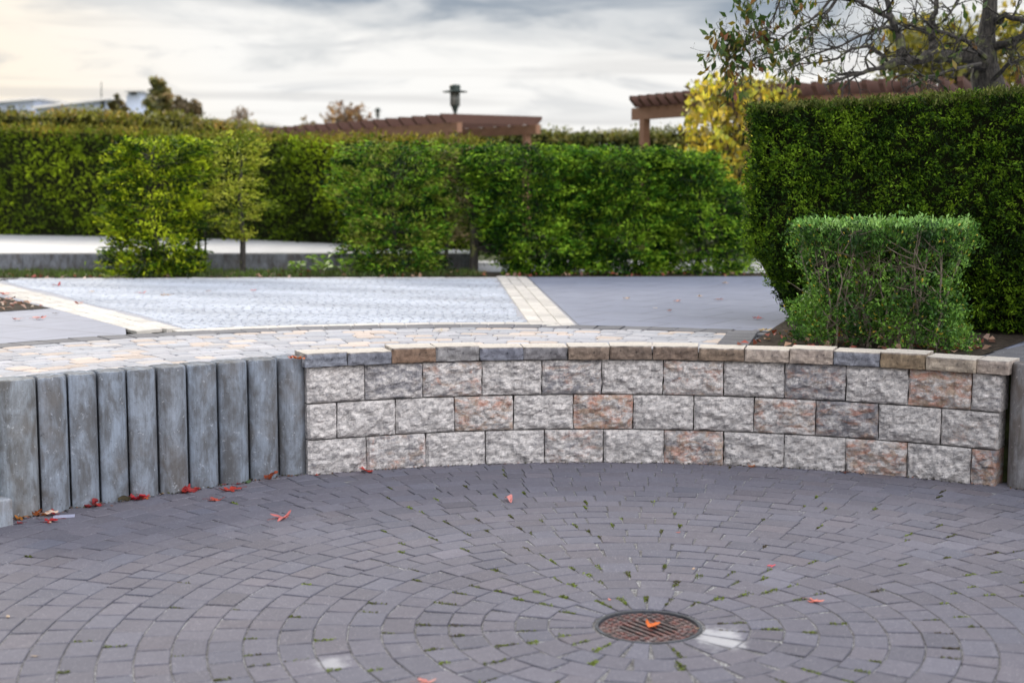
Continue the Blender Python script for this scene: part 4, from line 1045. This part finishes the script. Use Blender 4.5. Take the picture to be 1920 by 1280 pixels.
m.tube([(b.x+.05, TD, .65), (b.x+.03, TD, 1.6), tuple(at(1857, 175, TD)), tuple(at(1848, 140, TD)), tuple(at(1845, 105, TD)), tuple(at(1850, 60, TD)), tuple(at(1856, 20, TD)), tuple(at(1858, -60, TD)), tuple(at(1850, -200, TD))],
       [.2, .17, .155, .14, .115, .08, .068, .06, .045], 12)
T0 = TD-.1
limb([(1845, 118, 32, T0), (1800, 108, 26, 13.1), (1765, 104, 24, 12.9), (1725, 110, 20, 12.8), (1685, 117, 17, 12.7), (1645, 128, 10, 12.6), (1600, 140, 7, 12.5), (1570, 153, 5, 12.4), (1545, 160, 3, 12.3)], 18)
limb([(1690, 116, 20, 12.7), (1688, 85, 19, 12.75), (1676, 50, 15, 12.8), (1668, 25, 11, 12.85), (1662, -5, 9, 12.9), (1650, -90, 6, 13)], 11)
limb([(1752, 104, 17, 12.9), (1746, 70, 15, 13), (1751, 35, 11, 13), (1756, 0, 9, 13.1), (1760, -80, 6, 13.2)], 9)
limb([(1668, 34, 8, 12.8), (1640, 20, 7, 12.6), (1605, 2, 5, 12.4), (1560, -25, 4, 12.2)], 7)
limb([(1680, 60, 6, 12.8), (1665, 50, 6, 12.7), (1617, 66, 5, 12.5), (1580, 85, 4.5, 12.4), (1545, 96, 4, 12.3), (1510, 108, 3, 12.2), (1480, 118, 2, 12.1)], 18)
limb([(1665, 118, 6, 12.7), (1650, 98, 6, 12.6), (1628, 88, 5.5, 12.5), (1600, 90, 5, 12.4), (1570, 110, 4.5, 12.3), (1535, 117, 4, 12.2), (1500, 120, 3.5, 12.1), (1474, 132, 2, 12)], 18)
limb([(1620, 4, 6, 12.5), (1560, -5, 6, 12.4), (1540, 22, 5.5, 12.3), (1515, 42, 4.5, 12.2), (1490, 55, 3.5, 12.1), (1460, 75, 3, 12), (1430, 68, 2.5, 11.9), (1405, 52, 1.6, 11.8)], 21, .3)
limb([(1575, -10, 6, 12.4), (1550, 25, 5, 12.3), (1530, 55, 4.5, 12.2), (1510, 72, 3, 12.1)], 11)
limb([(1480, -40, 5, 12), (1462, 0, 4, 11.9), (1450, 40, 3, 11.9), (1430, 62, 2, 11.8)], 16, .3)
limb([(1440, -40, 4, 11.9), (1420, 0, 3, 11.8), (1405, 12, 2, 11.8)], 7, .25)
limb([(1450, 72, 3, 11.9), (1410, 70, 2.2, 11.8), (1385, 85, 1.8, 11.75), (1370, 110, 1.4, 11.7)], 15, .25)
limb([(1475, 95, 3, 12), (1430, 112, 2.4, 11.9), (1395, 130, 2, 11.8), (1372, 150, 1.6, 11.75), (1358, 172, 1.2, 11.7)], 18, .22)
limb([(1440, 60, 2.4, 11.9), (1405, 80, 2, 11.8), (1378, 92, 1.5, 11.75), (1362, 84, 1.2, 11.7)], 16, .22)
limb([(1470, 90, 3, 12), (1425, 105, 2.2, 11.8), (1400, 120, 1.6, 11.75)], 11, .25)
limb([(1860, 40, 14, TD), (1885, 28, 11, 13.2), (1925, 42, 9, 13), (1980, 30, 6, 12.9)], 9)
limb([(1858, 95, 16, TD), (1895, 80, 15, 13.2), (1930, 58, 13, 13.1), (2000, 20, 8, 13)], 9)
limb([(1862, 150, 9, 13.2), (1890, 120, 7, 13), (1925, 108, 6, 12.9), (1970, 118, 4, 12.8)], 9)
limb([(1850, 110, 9, 13.2), (1815, 78, 8, 13), (1775, 62, 6, 12.9), (1715, 52, 5, 12.8), (1690, 42, 3, 12.7)], 12)
limb([(1838, 120, 8, 13), (1790, 130, 7, 12.6), (1735, 145, 6, 12.4), (1700, 165, 4, 12.3)], 12)
limb([(1780, 108, 7, 12.8), (1800, 92, 6, 12.6), (1832, 100, 4, 12.5)], 4)
limb([(1752, 60, 5, 13), (1785, 20, 4, 13), (1800, -10, 3, 13)], 5)
m.build('trunk', M['bark'], tree)
C = np.array([tuple(q) for q, d in tips]); D_ = np.array([tuple(d) for q, d in tips])
Xp = 960+F*C[:, 0]/(C[:, 1]*_c-(C[:, 2]-H)*_s)
pr = np.where(Xp < 1500, .20, np.where(Xp < 1560, .14, .06)); kk = rng.uniform(size=len(C)) < pr
C, D_ = C[kk], D_[kk]; n = len(C)
per = 2; n2 = n*per
CC = np.repeat(C, per, 0)+rng.normal(size=(n2, 3))*.035; A = np.repeat(D_, per, 0)*.3+rng.normal(size=(n2, 3))*.45+[0, 0, -.75]
l = rng.uniform(.065, .115, n2)
leaves('foliage', CC, A, rng.normal(size=(n2, 3)), l, l*.42, pal_pick([(.03, .065, .012), (.05, .10, .015), (.11, .13, .02), (.2, .14, .02), (.16, .05, .03)], rng.uniform(size=n2)**1.5), M['leaf'], tree, fold=.22)

# ------------------------------------------------------------------ far trees, lamp posts, buildings
def far_tree(name, label, X0, X1, Ytop, Ybase, d, pal, n, L, shape='round', seed=1, bare=0, group='trees far behind the hedges'):
    rng = np.random.RandomState(seed); cx = at((X0+X1)/2, Ybase, d).x; zt, zb = at(960, Ytop, d).z, at(960, Ybase, d).z; hw = (X1-X0)/2*d/F
    e = empty(name, (cx, d, .7)); tag(e, label, 'tree', group)
    m = MB(); m.tube([(cx, d, .6), (cx+.05, d, zb), (cx, d, (zb+zt)/2), (cx, d, zt-.2)], [hw*.09+.06, hw*.08+.05, hw*.05+.02, .02], 8)
    C = []
    while len(C) < n:
        u, v, w = rng.normal(size=3); s_ = (u*u+v*v+w*w)**.5; r = rng.uniform(.3, 1)**.5
        z = (zb+zt)/2+w/s_*r*(zt-zb)/2*1.0
        f = (z-zb)/(zt-zb); k = 1 if shape == 'round' else 1.15-.75*f
        C.append((cx+u/s_*r*hw*k, d+v/s_*r*hw*k, z))
    C = np.array(C); g = snoise(C, hw*.7, seed+4) > -.25; C = C[g]
    for i in range(0, len(C), 6 if not bare else 2):
        zz_ = zb+(C[i][2]-zb)*.45
        m.tube([(cx, d, zz_), tuple((C[i]+[cx, d, zz_])/2+[0, 0, .1]), tuple(C[i])], [.05, .03, .012], 4)
    m.build('trunk', M['bark'] if not bare else M['twig'], e)
    NN = unit(C-np.array([cx, d, (zb+zt)/2]))
    a = clumps(rng, C, NN, 9 if not bare else 3, hw*.09, L, L*.5, pal, seed+2, nscale=hw, out=.5)
    leaves('crown', *a, M['leaf'], e)
far_tree('pine_tree', 'irregular green pine rising behind the white tower at left', 262, 334, 150, 218, 58, [(.07, .08, .03), (.13, .14, .05), (.22, .20, .07), (.32, .22, .10)], 115, .32, 'cone', 71)
far_tree('deciduous_tree', 'dark brown rounded tree right of the pine at left', 318, 378, 188, 222, 56, [(.10, .08, .05), (.17, .13, .07), (.24, .17, .09)], 80, .3, seed=72)
far_tree('deciduous_tree', 'small green brown tree between the white building and the white tower', 205, 240, 182, 222, 56, [(.08, .08, .03), (.14, .12, .04), (.2, .14, .05)], 45, .28, seed=73)
far_tree('bare_tree', 'pale nearly bare tree far left of the pergola', 424, 470, 200, 232, 60, [(.24, .17, .12), (.30, .22, .16)], 60, .18, seed=74, bare=1)
far_tree('deciduous_tree', 'orange brown thinning tree behind the middle pergola', 606, 692, 190, 245, 55, [(.18, .09, .045), (.30, .16, .07), (.36, .24, .10)], 130, .24, seed=75, bare=1)
far_tree('bare_tree', 'low bare shrub left behind the middle pergola', 558, 596, 220, 250, 55, [(.2, .13, .06), (.26, .2, .08)], 30, .2, seed=76, bare=1)
far_tree('autumn_tree', 'yellow green autumn tree behind the gnarled tree at right', 1630, 1960, 30, 200, 27, [(.07, .065, .015), (.15, .15, .02), (.28, .26, .03), (.42, .32, .03)], 520, .17, seed=77)

def lamp_post(X, Ytop, d, s_, label, group=None):
    p = at(X, Ytop, d); e = empty('lamp_post', (p.x, d, .7)); tag(e, label, 'lamp', 'lamp posts beyond the hedges'); x, y, z = p
    m = MB(); m.tube([(x, y, .68), (x, y, z-.60*s_)], [.055*s_, .038*s_], 12); m.build('pole', M['lamp'], e)
    m = MB(); m.lathe((x, y, z-.62*s_), [(.04*s_, 0), (.055*s_, .04*s_), (.085*s_, .13*s_), (.11*s_, .15*s_)], 20); m.build('lamp_base', M['lamp'], e)
    m = MB(); m.lathe((x, y, z-.47*s_), [(.088*s_, 0), (.094*s_, .31*s_)], 20); m.build('lamp_glass', M['lampglass'], e, True)
    m = MB()
    for k in range(4):
        q = .4+k*math.pi/2; m.tube([(x+.108*s_*math.cos(q), y+.108*s_*math.sin(q), z-.48*s_), (x+.108*s_*math.cos(q), y+.108*s_*math.sin(q), z-.15*s_)], .014*s_, 5)
    m.build('bars', M['lamp'], e)
    m = MB(); m.lathe((x, y, z-.16*s_), [(.285*s_, 0), (.30*s_, .012*s_), (.17*s_, .04*s_), (.12*s_, .05*s_), (.13*s_, .15*s_), (.10*s_, .17*s_)], 24); m.build('shade', M['lamp'], e)
lamp_post(853, 160, 33.5, 1.0, 'dark street lamp with a flat disc shade standing behind the middle pergola')
lamp_post(708, 203, 62, .72, 'tiny distant lamp post left of the middle pergola')

def solid(m, pix, d, depth, dz=0):           # pixel outline standing at distance d, extruded away by depth
    f = [at(X, Y, d) for X, Y in pix]; n = len(f)
    m.add([tuple(p) for p in f]+[(p.x, p.y+depth, p.z) for p in f], [tuple(range(n)), tuple(range(2*n-1, n-1, -1))]+[(i, n+i, n+(i+1) % n, (i+1) % n) for i in range(n)])
def building(name, label, d, walls, roofs, wins=(), depth=9, mast=None):
    c = at(walls[0][0][0], 260, d); e = empty(name, (c.x, d, .7)); tag(e, label, 'building', 'pale buildings far behind the hedges')
    for w in walls: m = MB(); solid(m, w, d, depth); m.build('wall', M['cladding'], e)
    for r in roofs: m = MB(); solid(m, r, d-.5, depth+1); m.build('roof', M['roof'], e)
    for w in wins: m = MB(); solid(m, w, d-.06, .05); m.build('window', M['glass'], e)
    if mast: m = MB(); m.tube([at(mast[0], mast[2], d-.3), at(mast[0], mast[1], d-.3)], [.04, .02], 6); m.build('mast', M['lamp'], e)
building('pale_building', 'pale blue building with an upswept roof at the far left edge', 74, [[(-140, 270), (64, 270), (64, 188), (-140, 204)]], [[(-150, 204), (-150, 200), (76, 181), (74, 186)]])
building('pale_building', 'pale blue building with rising roof, dark window strip and thin mast', 70, [[(66, 270), (206, 270), (206, 185), (66, 203)]], [[(60, 204), (60, 200), (208, 181), (208, 186)]], [[(191, 203), (196, 203), (196, 185), (191, 186)]], mast=(190, 154, 200))
building('water_tower', 'square pale blue tower with a thin raised roof plate', 66, [[(237, 270), (262, 270), (262, 178), (237, 178)], [(240, 178), (243, 178), (243, 172), (240, 172)], [(256, 178), (259, 178), (259, 172), (256, 172)]], [[(231, 172), (231, 168), (266, 167), (266, 171)]], depth=2)
building('long_low_building', 'long low pale roof right of the white tower', 68, [[(262, 275), (500, 275), (500, 236), (384, 224), (262, 216)]], [[(258, 216), (258, 210), (384, 218), (510, 230), (510, 236), (384, 225)]])
building('flat_roofed_building', 'pale blue flat roofed building seen under the right pergola', 70, [[(1092, 290), (1236, 290), (1236, 246), (1092, 252)]], [[(1085, 252), (1085, 247), (1237, 240), (1237, 246)]])
